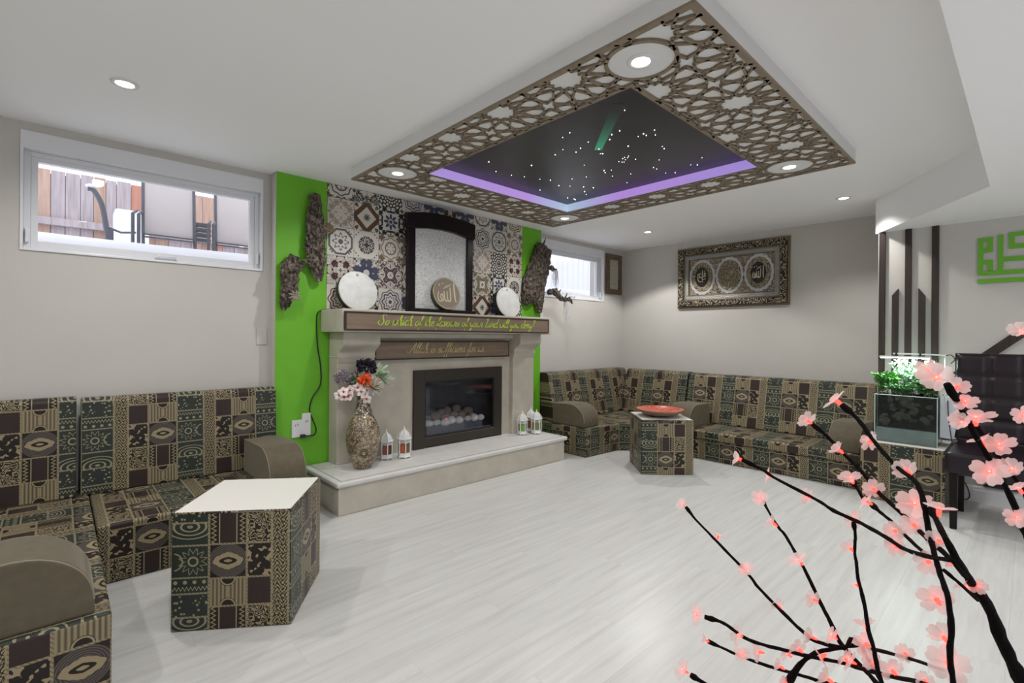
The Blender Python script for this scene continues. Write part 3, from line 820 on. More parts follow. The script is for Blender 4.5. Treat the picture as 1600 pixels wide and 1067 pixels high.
def sign_board(name, x0, x1, y, z0, z1, label, edge):
    r = thing(name, label, 'sign', ((x0 + x1) / 2, y, z0))
    MB().box(x0 + edge, x1 - edge, y + 0.003, y + 0.018, z0 + edge, z1 - edge).build('board', SIGN, r)
    e = MB(); e.box(x0, x1, y, y + 0.02, z1 - edge, z1); e.box(x0, x1, y, y + 0.02, z0, z0 + edge)
    e.box(x0, x0 + edge, y, y + 0.02, z0 + edge, z1 - edge); e.box(x1 - edge, x1, y, y + 0.02, z0 + edge, z1 - edge)
    e.build('dark_edge', SIGNEDGE, r, bevel=0.002, segs=1)
    return r
GLY = {
 'a': ([[(.75, .75), (.5, 1), (.15, .7), (.1, .25), (.35, 0), (.65, .3), (.78, .95), (.72, .3), (.85, 0), (1.05, .2)]], 1.0),
 'c': ([[(.7, .8), (.5, 1), (.15, .65), (.15, .2), (.45, 0), (.85, .25)]], .8),
 'd': ([[(.75, .75), (.5, 1), (.15, .7), (.1, .25), (.35, 0), (.65, .3), (.74, .7)], [(.98, 2.1), (.88, 1.4), (.72, .3), (.85, 0), (1.05, .2)]], 1.0),
 'e': ([[(.05, .3), (.5, .55), (.6, .9), (.4, 1), (.15, .65), (.15, .2), (.4, 0), (.8, .25)]], .75),
 'f': ([[(0, .2), (.4, 1.0), (.65, 1.8), (.6, 2.1), (.4, 1.7), (.3, .5), (.2, -.8), (.1, -1), (.15, -.5), (.35, .1), (.7, .3)]], .65),
 'g': ([[(.75, .75), (.5, 1), (.15, .7), (.1, .25), (.35, 0), (.65, .3), (.78, .95), (.68, -.3), (.45, -1), (.15, -.8), (.5, -.2), (1.0, .25)]], 1.0),
 'h': ([[(0, .2), (.4, 1.2), (.5, 2.1), (.3, 1.6), (.15, 0)], [(.15, .2), (.4, .9), (.6, 1), (.62, .5), (.6, .1), (.75, 0), (.95, .25)]], .92),
 'i': ([[(0, .2), (.25, 1), (.2, .3), (.3, 0), (.5, .2)], [(.28, 1.42), (.40, 1.54)]], .5),
 'l': ([[(0, .2), (.35, 1.3), (.42, 2.1), (.22, 1.6), (.15, .3), (.28, 0), (.5, .25)]], .5),
 'n': ([[(0, .6), (.15, 1), (.15, 0)], [(.15, .2), (.4, .9), (.6, 1), (.62, .5), (.6, .1), (.75, 0), (.95, .25)]], .95),
 'o': ([[(.5, 1), (.15, .7), (.1, .25), (.35, 0), (.65, .3), (.68, .75), (.45, 1), (.6, .8), (.9, .85)]], .87),
 'r': ([[(0, .2), (.2, 1), (.3, .85), (.5, .9), (.42, .3), (.55, 0), (.75, .2)]], .72),
 's': ([[(-.05, .1), (.18, .6), (.38, 1.05), (.36, .75), (.52, .4), (.48, .08), (.22, -.02), (.05, .16)], [(.46, .06), (.72, .22)]], .68),
 't': ([[(.1, .2), (.35, 1.7), (.25, .4), (.35, 0), (.6, .25)], [(.05, 1.15), (.6, 1.2)]], .57),
 'u': ([[(0, .5), (.12, 1), (.1, .3), (.3, 0), (.6, .4), (.7, 1), (.65, .3), (.78, 0), (1, .25)]], 1.0),
 'v': ([[(0, .7), (.15, 1), (.25, .3), (.35, 0), (.6, .5), (.6, 1), (.75, .9)]], .77),
 'w': ([[(0, .7), (.12, 1), (.1, .3), (.3, 0), (.5, .4), (.55, .95), (.52, .3), (.7, 0), (.95, .4), (.95, 1), (1.1, .9)]], 1.15),
 'y': ([[(0, .6), (.12, 1), (.12, .4), (.3, .1), (.6, .5), (.72, 1), (.6, -.3), (.4, -1), (.15, -.8), (.5, -.2), (.95, .25)]], .95),
 'S': ([[(1.1, 1.7), (.9, 2.1), (.5, 1.9), (.45, 1.4), (.8, .9), (.85, .4), (.5, 0), (.1, .1), (-.25, .5), (0, .85)]], 1.25),
 'L': ([[(.2, 1.6), (.35, 2.0), (.62, 2.1), (.6, 1.7), (.45, 1.0), (.32, .3), (.22, .05), (-.05, .02)], [(.22, .1), (.6, .0), (1.05, .3)]], 1.1),
 'A': ([[(-.4, .4), (-.3, .05), (.1, .1), (.55, .9), (1.1, 2.1), (1.0, .8), (1.05, 0), (1.35, .2)], [(.1, .75), (.7, .95), (1.4, .8)]], 1.38),
 '?': ([[(.1, 1.6), (.3, 2.0), (.65, 1.9), (.6, 1.4), (.3, 1.0), (.25, .5)], [(.2, 0), (.27, .07)]], .7),
 '.': ([[(.08, 0), (.22, .12)]], .4), ' ': ([], .62)}
def script_text(text, x0, x1, y, zbase, mat, parent, shear=0.32, pen=0.15, zs=1.0):
    tot = sum(GLY[c][1] for c in text); un = (x1 - x0) / tot
    mb = MB(); cx = 0.0
    for c in text + ' ':
        st, adv = GLY[c]
        if c == ' ' and mb.v:
            mb.build('lettering_word', mat, parent); mb = MB()
        for s in st:
            pts = [Vector((q.x, q.y)) for q in smooth_path([(cx + a + b * shear, b, 0) for a, b in s], 5)]
            def wf(d, t): return pen * (0.42 + 0.78 * abs(d.y)) * (0.55 + 0.45 * math.sin(PI * min(1, max(0, 0.1 + 0.8 * t))))
            ribbon(mb, pts, wf, lambda a, b, dd: (x0 + a * un, y - dd, zbase + b * un * zs), 0.0012)
        cx += adv
s1 = sign_board('mantel_sign', 1.478, 3.588, 3.293, 1.232, 1.37, 'long brown wooden sign with lime script along the mantel edge', 0.013)
script_text('So which of the favours of your Lord will you deny?', 1.735, 3.37, 3.296, 1.276, LIME, s1)
s2 = sign_board('short_sign', 1.834, 3.275, 3.535, 1.000, 1.155, 'shorter brown wooden sign with pale script below the mantel', 0.012)
script_text('Allah is sufficient for us.', 2.14, 2.96, 3.538, 1.052, PALEGOLD, s2, pen=0.12)

# gas insert
BRONZE = plain('bronze_metal_surround', (0.055, 0.046, 0.038), 0.42, 0.6)
SOOT = plain('dark_firebox', (0.012, 0.012, 0.015), 0.5)
ins = thing('gas_fireplace_insert', 'dark bronze gas fireplace insert with glass front', 'fireplace insert', (2.716, 3.575, 0.226))
ff = MB(); ff.box(2.216, 2.325, 3.575, 3.60, 0.226, 0.902); ff.box(3.122, 3.217, 3.575, 3.60, 0.226, 0.902)
ff.box(2.325, 3.122, 3.575, 3.60, 0.806, 0.902); ff.box(2.325, 3.122, 3.577, 3.60, 0.236, 0.312)
ff.build('metal_surround', BRONZE, ins, bevel=0.002, segs=1)
fr = MB(); ring = ((2.325, 2.340, 0.312, 0.806), (3.107, 3.122, 0.312, 0.806), (2.340, 3.107, 0.312, 0.327), (2.340, 3.107, 0.791, 0.806))
for a, b, c, d in ring: fr.box(a, b, 3.583, 3.60, c, d)
fr.build('glass_frame', BLACK, ins)
bxf = MB(); bxf.box(2.26, 3.18, 3.698, 3.702, 0.24, 0.87); bxf.box(2.255, 2.26, 3.60, 3.70, 0.24, 0.87); bxf.box(3.18, 3.185, 3.60, 3.70, 0.24, 0.87)
bxf.box(2.26, 3.18, 3.60, 3.70, 0.865, 0.87); bxf.box(2.26, 3.18, 3.60, 3.70, 0.24, 0.25)
bxf.build('firebox', SOOT, ins)
MB().box(2.37, 3.00, 3.615, 3.69, 0.25, 0.405).build('burner_tray', plain('grey_burner', (0.11, 0.115, 0.13), 0.5, 0.5), ins)
MB().box(2.34, 3.107, 3.590, 3.593, 0.327, 0.791).build('pane', glass('dark_fire_glass', (0.93, 0.95, 1.0), 0.05, 0.97), ins)
STN = [plain('pale_fire_stone', (0.50, 0.46, 0.40), 0.8, vary=0.1, scale=20), plain('taupe_fire_stone', (0.13, 0.095, 0.072), 0.8, vary=0.15, scale=20)]
random.seed(3)
stones = [(2.40 + 0.083 * k + random.uniform(-.01, .01), 3.622, 0.425 + random.uniform(-.006, .01), 0) for k in range(8)] + \
         [(2.39 + 0.10 * k, 3.655, 0.46 + random.uniform(-.01, .02), 1) for k in range(6)] + [(2.62, 3.66, 0.52, 1), (2.72, 3.66, 0.525, 1), (2.55, 3.66, 0.51, 1), (2.86, 3.66, 0.50, 1)]
for i, (x, y, z, m) in enumerate(stones):
    rr = random.uniform(0.034, 0.044)
    b = MB().ball((0, 0, 0), rr, 12, 8, (random.uniform(1.05, 1.35), 0.8, random.uniform(0.72, 0.9)))
    b.v = [tuple(Vector(p) * (1 + 0.12 * noise.noise(Vector(p) * 25 + Vector((i, 0, 0)))) + Vector((x, y, z))) for p in b.v]
    tag(b.build('fire_stone', STN[m], smooth=True), ('cream rounded fire stone in the front row of the firebox' if m == 0 else 'brown rounded fire stone heaped behind the cream ones'), 'stone', 'stones in the gas fireplace')
pil = MB().ball((2.575, 3.608, 0.452), 0.006); tag(pil.build('pilot_light', glow('red_pilot_glow', (1.0, 0.05, 0.05), 4.0, False)), 'tiny red glowing point among the fire stones', 'pilot light')

# ------------------------------------------------------------------ on the mantel
def lean(x, y, z, th): return Matrix.Translation((x, y, z)) @ Matrix.Rotation(-th, 4, 'X')
def frame_drum(x, rad, ysc, label):
    r = thing('frame_drum', label, 'drum', (x, 3.56, 1.388), 'frame drums on the mantel')
    M = lean(x, 3.545, 1.389, math.radians(13))
    # disc axis along Y: build lathe along z then rotate
    Rm = M @ Matrix.Translation((0, 0, rad)) @ Matrix.Rotation(math.radians(90), 4, 'X')
    MB().lathe([(rad, -0.055), (rad, 0.0), (rad - 0.008, 0.0), (rad - 0.008, -0.055)], 48, cap=False).build('shell', BLACK, r, M=Rm, smooth=False)
    MB().lathe([(0.001, 0.003), (rad - 0.006, 0.003), (rad + 0.001, 0.0), (rad + 0.001, -0.006)], 48, cap=False).build('skin', DRUM, r, M=Rm, smooth=True)
    MB().lathe([(rad - 0.01, -0.05), (0.001, -0.05)], 48, cap=False).build('back_skin', DRUM, r, M=Rm)
    MB().lathe([(0.012, 0.0032), (0.012, 0.004)], 12, (0, rad - 0.03, 0)).build('maker_mark', plain('grey_mark', (0.3, 0.3, 0.3), 0.6), r, M=Rm)
    return r
frame_drum(1.715, 0.158, 1, 'larger white frame drum leaning at the left end of the mantel')
frame_drum(3.300, 0.155, 1, 'white frame drum leaning at the right end of the mantel')
mir = thing('mirror', 'tall espresso framed mirror with arched head standing on the mantel', 'mirror', (2.51, 3.62, 1.388))
for a in (2.165, 2.79): MB().box(a, a + 0.068, 3.595, 3.645, 1.42, 2.16).build('frame_stile', ESPRESSO, mir, bevel=0.004, segs=1)
hd = [(2.150, 2.235), (2.30, 2.262), (2.42, 2.272), (2.51, 2.275), (2.60, 2.272), (2.72, 2.262), (2.868, 2.240), (2.868, 2.105), (2.79, 2.105), (2.65, 2.130), (2.51, 2.138), (2.37, 2.132), (2.235, 2.115), (2.150, 2.115)]
MB().prism(hd, 3.575, 3.65, 'y').build('arched_head', ESPRESSO, mir, bevel=0.006)
MB().box(2.175, 2.875, 3.565, 3.665, 1.389, 1.432).build('plinth', ESPRESSO, mir, bevel=0.004, segs=1)
g = Graph('sparkle_fleck_mirror_glass'); vn = g.voronoi(g.obj(), 150.0, 'F1', 'Color'); fl_ = g.noise(g.obj(), 240.0, 1.0)
g.color(g.ramp(Val(g, vn), [(0.1, (0.50, 0.49, 0.49)), (0.5, (0.86, 0.86, 0.87)), (0.9, (1.0, 1.0, 1.0))]))  # pale flecks put the mirror's sparkle into its colour
g.set(Metallic=0.25, Roughness=0.26); g.bump(Val(g, vn) * 0.7 + fl_ * 0.6, 0.9, 0.012)
MB().box(2.235, 2.79, 3.618, 3.624, 1.432, 2.14).build('mirror_glass', g.mat, mir)
disc = thing('calligraphy_disc', 'round taupe drum with pale gold calligraphy leaning inside the mirror frame', 'drum', (2.545, 3.57, 1.433))
rad = 0.145; Rm = lean(2.545, 3.545, 1.434, math.radians(12)) @ Matrix.Translation((0, 0, rad)) @ Matrix.Rotation(math.radians(90), 4, 'X')
GOLDR = plain('pale_gold_rim', (0.36, 0.35, 0.20), 0.4, 0.3); TAUPE = plain('taupe_face', (0.22, 0.165, 0.13), 0.55, vary=0.06)
MB().lathe([(rad, -0.05), (rad, -0.004), (rad - 0.004, -0.004)], 48, cap=False).build('shell', plain('olive_shell', (0.045, 0.05, 0.03), 0.5), disc, M=Rm)
MB().lathe([(rad - 0.010, 0.0), (rad - 0.009, 0.003), (rad, 0.003), (rad, -0.008)], 48, cap=False).build('rim', GOLDR, disc, M=Rm, smooth=True)
MB().lathe([(rad - 0.009, -0.05), (rad - 0.009, 0.0)], 48).build('face', TAUPE, disc, M=Rm)
ALLAH = [([(.62, .70), (.60, .2), (.60, -.35), (.66, -.55)], .11), ([(.30, .42), (.27, .0), (.25, -.35), (.12, -.5), (.02, -.35), (.03, .15)], .10),
         ([(.03, -.30), (-.08, -.50), (-.2, -.35), (-.2, .15)], .10), ([(-.2, -.32), (-.38, -.48), (-.50, -.25), (-.40, -.05), (-.3, -.2), (-.42, -.45), (-.62, -.50), (-.70, -.2), (-.6, .1)], .09),
         ([(.38, .62), (.1, .48), (-.22, .32)], .06), ([(-.05, .55), (-.02, .42), (.06, .5), (.08, .42), (.16, .56)], .05), ([(-.55, .50), (-.45, .62)], .07), ([(-.3, .62), (-.2, .70)], .07)]
MUH = [([(.62, .30), (.45, .45), (.35, .25), (.55, .12), (.35, .05), (.1, .1)], .10), ([(.2, .55), (.05, .3), (.15, .05), (-.05, -.05), (-.25, .1)], .10), ([(-.1, .45), (-.3, .35), (-.35, .1), (-.2, 0), (-.45, -.05)], .10),
       ([(-.35, .4), (-.55, .25), (-.55, -.2), (-.35, -.45), (-.05, -.5)], .11), ([(.0, -.2), (.35, -.25), (.6, -.15)], .08), ([(.1, .75), (.1, .2), (.08, -.55)], .09), ([(.35, .62), (.5, .68)], .07)]
def brush(strokes, sc, to3, thick):
    mb = MB()
    for s, w in strokes:
        pts = [Vector((q.x, q.y)) for q in smooth_path([(a, b, 0) for a, b in s], 6)]
        ribbon(mb, pts, lambda d, t: w * (0.45 + 0.55 * math.sin(PI * (0.15 + 0.7 * t))), lambda a, b, dd: to3(a * sc, b * sc, dd), thick)
    return mb
brush(ALLAH, rad * 0.98, lambda a, b, dd: (a, b, dd), 0.0012).build('calligraphy', plain('pale_gold_script', (0.50, 0.46, 0.28), 0.4), disc, M=Rm)
# black cable
cb = smooth_path([(1.76, 3.68, 1.395), (1.66, 3.68, 1.397), (1.47, 3.69, 1.385), (1.440, 3.703, 1.311), (1.447, 3.703, 1.117), (1.470, 3.703, 0.971), (1.472, 3.703, 0.824), (1.414, 3.703, 0.731), (1.391, 3.703, 0.637), (1.415, 3.703, 0.562), (1.440, 3.70, 0.490), (1.420, 3.69, 0.447), (1.345, 3.672, 0.450)], 6)
tag(MB().tube(cb, 0.0045, 8).build('power_cable', BLACK, smooth=True), 'black power cable hanging down the green wall from the mantel', 'cable')
ol = thing('wall_socket', 'stepped white wall socket plate on the green wall', 'socket', (1.33, 3.708, 0.44))
MB().prism([(1.262, 0.443), (1.397, 0.443), (1.397, 0.615), (1.335, 0.615), (1.335, 0.570), (1.262, 0.570)], 3.692, 3.708, 'y').build('plate', plain('white_socket_plastic', (0.72, 0.72, 0.73), 0.4), ol, bevel=0.003)
for a, b in ((1.285, 0.525), (1.30, 0.53), (1.36, 0.545), (1.372, 0.55)): MB().box(a, a + 0.004, 3.6905, 3.6925, b, b + 0.014).build('socket_slot', BLACK, ol)
MB().box(1.318, 1.352, 3.665, 3.692, 0.440, 0.463).build('plug', BLACK, ol, bevel=0.004)
sw = MB().box(1.052, 1.122, YL - 0.008, YL, 1.125, 1.247); tag(sw.build('wall_switch', WALL, bevel=0.003), 'blank wall-coloured cover plate beside the green wall edge', 'wall plate')

# ------------------------------------------------------------------ driftwood on the green wall
g = Graph('weathered_bark'); n = g.noise(g.mapping(g.obj(), (1, 1, 0.45)), 55.0, 4.0, 0.7)
g.color(g.ramp(n, [(0.34, (0.020, 0.015, 0.012)), (0.5, (0.11, 0.085, 0.066)), (0.66, (0.30, 0.26, 0.22))])); g.set(Roughness=0.9); g.bump(n, 1.0, 0.03); BARK = g.mat
def bark(mb, pts, radii, n=18, flat=0.55, k=9, jit=0.33):
    path = smooth_path(pts, k); rr = []
    for i in range(len(path)):
        t = i / (len(path) - 1) * (len(radii) - 1); a = int(min(t, len(radii) - 2)); rr.append(radii[a] + (radii[a + 1] - radii[a]) * (t - a))
    t = MB().tube(path, rr, n, True, jit, 38.0)
    out = []
    for p in t.v:
        q = Vector(p); w = noise.noise(q * 90) * 0.012 + noise.noise(q * 40 + Vector((3, 1, 5))) * 0.014
        out.append((q.x + w, 3.665 + (q.y - 3.665) * flat + w - 0.004, q.z + noise.noise(q * 60) * 0.012))
    mb.add(out, t.f)
dl = thing('driftwood', 'two-lobed grey driftwood on the green wall beside the left window', 'driftwood', (1.36, 3.69, 1.37), 'driftwood wall pieces')
b1 = MB(); bark(b1, [(1.405, 3.665, 2.25), (1.405, 3.665, 2.05), (1.412, 3.665, 1.90), (1.415, 3.665, 1.76), (1.44, 3.665, 1.60)], [0.035, 0.064, 0.068, 0.072, 0.020]); b1.build('upper_lobe', BARK, dl, smooth=False)
b2 = MB(); bark(b2, [(1.26, 3.665, 1.77), (1.235, 3.665, 1.68), (1.225, 3.665, 1.55), (1.205, 3.665, 1.45), (1.185, 3.665, 1.375)], [0.03, 0.070, 0.055, 0.048, 0.014]); b2.build('lower_lobe', BARK, dl)
b3 = MB(); bark(b3, [(1.28, 3.66, 1.70), (1.34, 3.64, 1.735), (1.40, 3.66, 1.71)], [0.022, 0.018, 0.022], 10); b3.build('bridge', BARK, dl)
b4 = MB(); bark(b4, [(1.45, 3.66, 2.00), (1.50, 3.62, 2.01), (1.535, 3.60, 1.985)], [0.03, 0.034, 0.02], 12); b4.build('side_knot', wood_material('bare_wood_knot', (0.12, 0.085, 0.055), (0.24, 0.18, 0.12), 0, 0.8), dl)
b5 = MB(); bark(b5, [(1.37, 3.60, 1.83), (1.42, 3.585, 1.81), (1.455, 3.60, 1.74)], [0.012, 0.013, 0.010], 8); b5.build('root_strand', BARK, dl)
sp_ = MB()
for k in range(9):
    a = 2 * PI * k / 9
    sp_.tube([(1.245, 3.605, 1.475), (1.245 + 0.025 * math.cos(a), 3.59, 1.475 + 0.025 * math.sin(a)), (1.245 + 0.05 * math.cos(a), 3.60, 1.475 + 0.045 * math.sin(a))], [0.005, 0.006, 0.002], 6)
sp_.build('air_plant', plain('dry_air_plant', (0.30, 0.26, 0.21), 0.8), dl)
dr = thing('driftwood', 'tall brown driftwood with a curling branch beside the corner window', 'driftwood', (3.80, 3.69, 1.45), 'driftwood wall pieces')
c1 = MB(); bark(c1, [(3.87, 3.665, 2.20), (3.80, 3.665, 2.0), (3.70, 3.665, 1.78), (3.66, 3.665, 1.62), (3.63, 3.665, 1.54)], [0.07, 0.10, 0.105, 0.085, 0.03], 20, 0.6); c1.build('left_slab', BARK, dr)
c2 = MB(); bark(c2, [(3.92, 3.66, 2.16), (3.88, 3.66, 1.95), (3.82, 3.66, 1.72), (3.82, 3.66, 1.56), (3.825, 3.66, 1.455)], [0.075, 0.08, 0.075, 0.06, 0.03], 18, 0.7); c2.build('right_slab', BARK, dr)
c3 = MB(); bark(c3, [(3.90, 3.60, 1.68), (3.99, 3.58, 1.69), (4.06, 3.57, 1.63), (4.13, 3.56, 1.61), (4.20, 3.55, 1.62), (4.25, 3.55, 1.57)], [0.03, 0.036, 0.03, 0.022, 0.02, 0.008], 10, 1.0, 6, 0.5); c3.build('curling_branch', BARK, dr)
c4 = MB(); bark(c4, [(3.86, 3.64, 2.20), (3.885, 3.63, 2.27)], [0.012, 0.004], 6, 1.0, 4); bark(c4, [(3.95, 3.62, 1.96), (4.0, 3.60, 1.93), (4.03, 3.6, 1.945)], [0.03, 0.02, 0.006], 8, 1.0, 4)
bark(c4, [(4.03, 3.575, 1.66), (4.07, 3.57, 1.72)], [0.012, 0.006], 6, 1.0, 4); bark(c4, [(4.13, 3.56, 1.62), (4.16, 3.555, 1.68)], [0.014, 0.006], 6, 1.0, 4)
c4.build('twig', BARK, dr)
random.seed(11)
ms = MB()
for (x, z, h) in ((4.165, 1.60, 0.26), (3.98, 1.92, 0.22)):
    for k in range(26):
        a, b = x + random.uniform(-.03, .03), 3.56 + random.uniform(-.02, .02)
        ln = h * random.uniform(0.5, 1.0)
        ms.tube([(a, b, z), (a + random.uniform(-.03, .03), b, z - ln * 0.5), (a + random.uniform(-.03, .03), b, z - ln)], [0.0025, 0.002, 0.001], 4)
o = ms.build('pale_moss', plain('pale_moss_strands', (0.66, 0.66, 0.68), 0.9), dr); o['kind'] = 'stuff'

# ------------------------------------------------------------------ vase and flowers
g = Graph('mosaic_vase'); vv = g.obj()
vd = Val(g, g.voronoi(vv, 85.0, 'DISTANCE_TO_EDGE')); rnd = g.voronoi(vv, 85.0, 'F1', 'Color')
nn = g.noise(vv, 7.0, 2.0)
cc = g.ramp(Val(g, rnd), [(0.2, (0.16, 0.115, 0.07)), (0.6, (0.32, 0.255, 0.17)), (0.9, (0.46, 0.39, 0.28))])
cc = g.mix(vd.lt(0.075) * nn.gt(0.44), cc, (0.045, 0.026, 0.018)); g.color(cc); g.set(Roughness=0.22, Specular_IOR_Level=0.6); MOS = g.mat
g = Graph('mirror_band_vase'); vd = Val(g, g.voronoi(g.obj(), 60.0, 'DISTANCE_TO_EDGE')); rnd = g.voronoi(g.obj(), 60.0, 'F1', 'Color')
cc = g.ramp(Val(g, rnd), [(0.2, (0.10, 0.07, 0.05)), (0.5, (0.30, 0.25, 0.18)), (0.8, (0.6, 0.55, 0.48))]); g.color(g.mix(vd.lt(0.08), cc, (0.03, 0.018, 0.014))); g.set(Roughness=0.18, Metallic=0.3); BAND = g.mat
VX, VY, VZ = 1.655, 3.365, 0.2275
va = thing('vase', 'tall beige and brown mosaic vase on the hearth', 'vase', (VX, VY, VZ))
body = [(0.062, 0.0), (0.066, 0.012), (0.09, 0.06), (0.112, 0.13), (0.122, 0.20), (0.120, 0.26), (0.105, 0.32), (0.082, 0.365), (0.068, 0.39)]
MB().lathe(body, 40, (VX, VY, VZ)).build('body', MOS, va, smooth=True)
neck = [(0.068, 0.39), (0.066, 0.405), (0.056, 0.43), (0.050, 0.45), (0.047, 0.47), (0.049, 0.49), (0.046, 0.50), (0.049, 0.515), (0.052, 0.525), (0.046, 0.525), (0.042, 0.50)]
MB().lathe(neck, 40, (VX, VY, VZ), cap=False).build('neck', BAND, va, smooth=True)
med = MB()
for k in range(28):
    a = 2 * PI * k / 28
    for r_ in (0.030, 0.018):
        cx, cz = r_ * math.cos(a), r_ * math.sin(a)
        # on the body towards the camera side
        ang = math.radians(-112) + cx / 0.12; zz = 0.125 + cz
        rr = 0.112 + (zz - 0.13) * 0.16
        med.ball((VX + rr * math.cos(ang), VY + rr * math.sin(ang), VZ + zz), 0.0034, 6, 4)
med.build('round_medallion', plain('dark_bead', (0.05, 0.03, 0.022), 0.4), va)
def petal(L, W, cup=0.3, n=4, tip=0.5, thick=0.0006):
    """petal along +x, cupped towards +z"""
    m = MB(); vs = []
    for i in range(n + 1):
        t = i / n; w = W * math.sin(PI * (0.12 + 0.80 * t)) ** 0.7 * (1 - tip * t * t * 0.5)
        for s in (-1, 0, 1): vs.append((L * t, s * w * 0.5, cup * L * t * t + abs(s) * 0.12 * W))
    fs = []
    for i in range(n):
        for s in range(2): a = i * 3 + s; fs.append((a, a + 1, a + 4, a + 3))
    m.add(vs, fs); return m
def at(c, d, roll=0.0, s=1.0):
    q = Vector(d).normalized().to_track_quat('X', 'Z')
    return Matrix.Translation(c) @ q.to_matrix().to_4x4() @ Matrix.Rotation(roll, 4, 'X') @ Matrix.Scale(s, 4)
def rdir(up=0.0):
    while True:
        v = Vector((random.uniform(-1, 1), random.uniform(-1, 1), random.uniform(-1, 1)))
        if 0.1 < v.length < 1:
            v.normalize()
            if v.z > up: return v
TOP = Vector((VX, VY, VZ + 0.51)); STEM = plain('green_stem', (0.05, 0.10, 0.03), 0.6)
def flower(name, label, c, mats, builder):
    c = Vector(c); r = thing(name, label, 'flower', tuple(c), 'artificial flowers in the mosaic vase')
    mid = (TOP + c) / 2 + Vector((0, 0, 0.02))
    MB().tube(smooth_path([TOP + Vector((0, 0, -0.14)), TOP, mid, c], 4), 0.0025, 6).build('stem', STEM, r)
    builder(c, r, mats); return r
def puff(n, rad, L, W, cup=0.2):
    def f(c, r, mats):
        m = MB()
        for k in range(n):
            d = rdir(-0.6); m.merge(petal(L, W, cup), at(c + d * rad * random.uniform(0.55, 1), d + rdir(-1) * 0.5, random.uniform(0, 6)))
        m.build('petals', mats[0], r)
    return f
def pm2(name, a, b): 
    g = Graph(name); n = g.noise(g.obj(), 45.0, 1.0); g.color(g.mix(n.gt(0.5), a, b)); g.set(Roughness=0.7); return g.mat
random.seed(21)
flower('hydrangea', 'dusty purple hydrangea head at the left of the vase', (1.535, 3.44, VZ + 0.645), [pm2('dusty_purple', (0.30, 0.22, 0.30), (0.44, 0.37, 0.40))], puff(190, 0.062, 0.022, 0.020))
flower('dark_rose', 'black-purple flower at the top of the vase', (1.69, 3.40, VZ + 0.735), [plain('black_purple', (0.020, 0.012, 0.030), 0.7)], puff(110, 0.052, 0.034, 0.030))
def blossoms_on_branch(c, r, mats):
    m = MB(); m2 = MB()
    spots = [Vector((-.02 * 0 + dx, dy, dz)) for dx, dy, dz in ((0.0, 0, 0), (0.05, -.02, 0.03), (-0.06, .02, -.05), (-.09, .04, -.035), (0.06, -.05, -.03), (.09, -.03, .035), (.02, -.03, .02), (.075, -.06, -.065), (-.03, -.01, .0), (-.075, .0, -.01), (.035, -.05, -.01), (-.035, .0, -.045))]
    for s in spots:
        q = c + s; ax = Vector((-0.5, -0.8, 0.3)) + rdir(-1) * 0.5
        B = at(q, ax)
        for k in range(5): m.merge(petal(0.036, 0.036, 0.25), B @ Matrix.Rotation(2 * PI * k / 5, 4, 'X') @ Matrix.Rotation(math.radians(-65), 4, 'Y'))
        MB().ball(tuple(q + ax.normalized() * 0.006), 0.008, 6, 5).build('flower_centre', mats[1], r)
    m.build('petals', mats[0], r)
flower('blossom_spray', 'pink and white blossom spray with red centres leaning left from the vase', (1.575, 3.36, VZ + 0.575), [pm2('pink_white', (0.70, 0.55, 0.52), (0.72, 0.68, 0.65)), plain('red_centre', (0.45, 0.04, 0.03), 0.6)], blossoms_on_branch)
flower('orange_poppy', 'bright orange-red poppy in the middle of the bouquet', (1.645, 3.33, VZ + 0.640), [plain('orange_red', (0.75, 0.10, 0.02), 0.6)], puff(26, 0.02, 0.042, 0.044, 0.4))
def mum(c, r, mats):
    m = MB()
    for k in range(130):
        d = (Vector((0.25, -0.7, 0.55)) + rdir(-1) * 0.9).normalized(); m.merge(petal(0.09, 0.014, 0.25), at(c, d, random.uniform(0, 6)))
    m.build('petals', mats[0], r)
flower('spider_mum', 'cream spiky chrysanthemum at the front right of the bouquet', (1.705, 3.335, VZ + 0.585), [plain('cream_petal', (0.60, 0.55, 0.46), 0.7)], mum)
def fern(c, r, mats):
    m = MB()
    for br in range(22):
        d = (Vector((0.75, -0.25, 0.35)) + rdir(-1) * 0.7).normalized(); L = random.uniform(0.07, 0.12)
        for k in range(9):
            p = c + d * L * k / 8 - Vector((0, 0, 0.02 * (k / 8) ** 2))
            for s in (-1, 1): m.merge(petal(0.032, 0.013, 0.15), at(p, d + Vector((-d.y, d.x, 0.3)) * s * 0.9, 0))
    m.build('leaves', mats[0], r)
flower('pale_green_spray', 'pale mint green leafy spray at the right of the bouquet', (1.755, 3.36, VZ + 0.665), [plain('mint_leaf', (0.50, 0.62, 0.44), 0.7)], fern)
def sprig(c, r, mats):
    m = MB()
    for k in range(44):
        d = (Vector((-0.3, -0.2, 0.9)) + rdir(-1) * 0.8).normalized(); m.merge(petal(0.03, 0.010, 0.1), at(c + rdir(-1) * 0.03, d, 0))
    m.build('leaves', mats[0], r)
flower('variegated_sprig', 'grey variegated sprig behind the orange poppy', (1.625, 3.42, VZ + 0.665), [pm2('grey_leaf', (0.10, 0.09, 0.075), (0.50, 0.46, 0.42))], sprig)
flower('green_sprig', 'small bright green sprig above the hydrangea', (1.585, 3.40, VZ + 0.62), [plain('bright_leaf', (0.08, 0.26, 0.05), 0.6)], sprig)

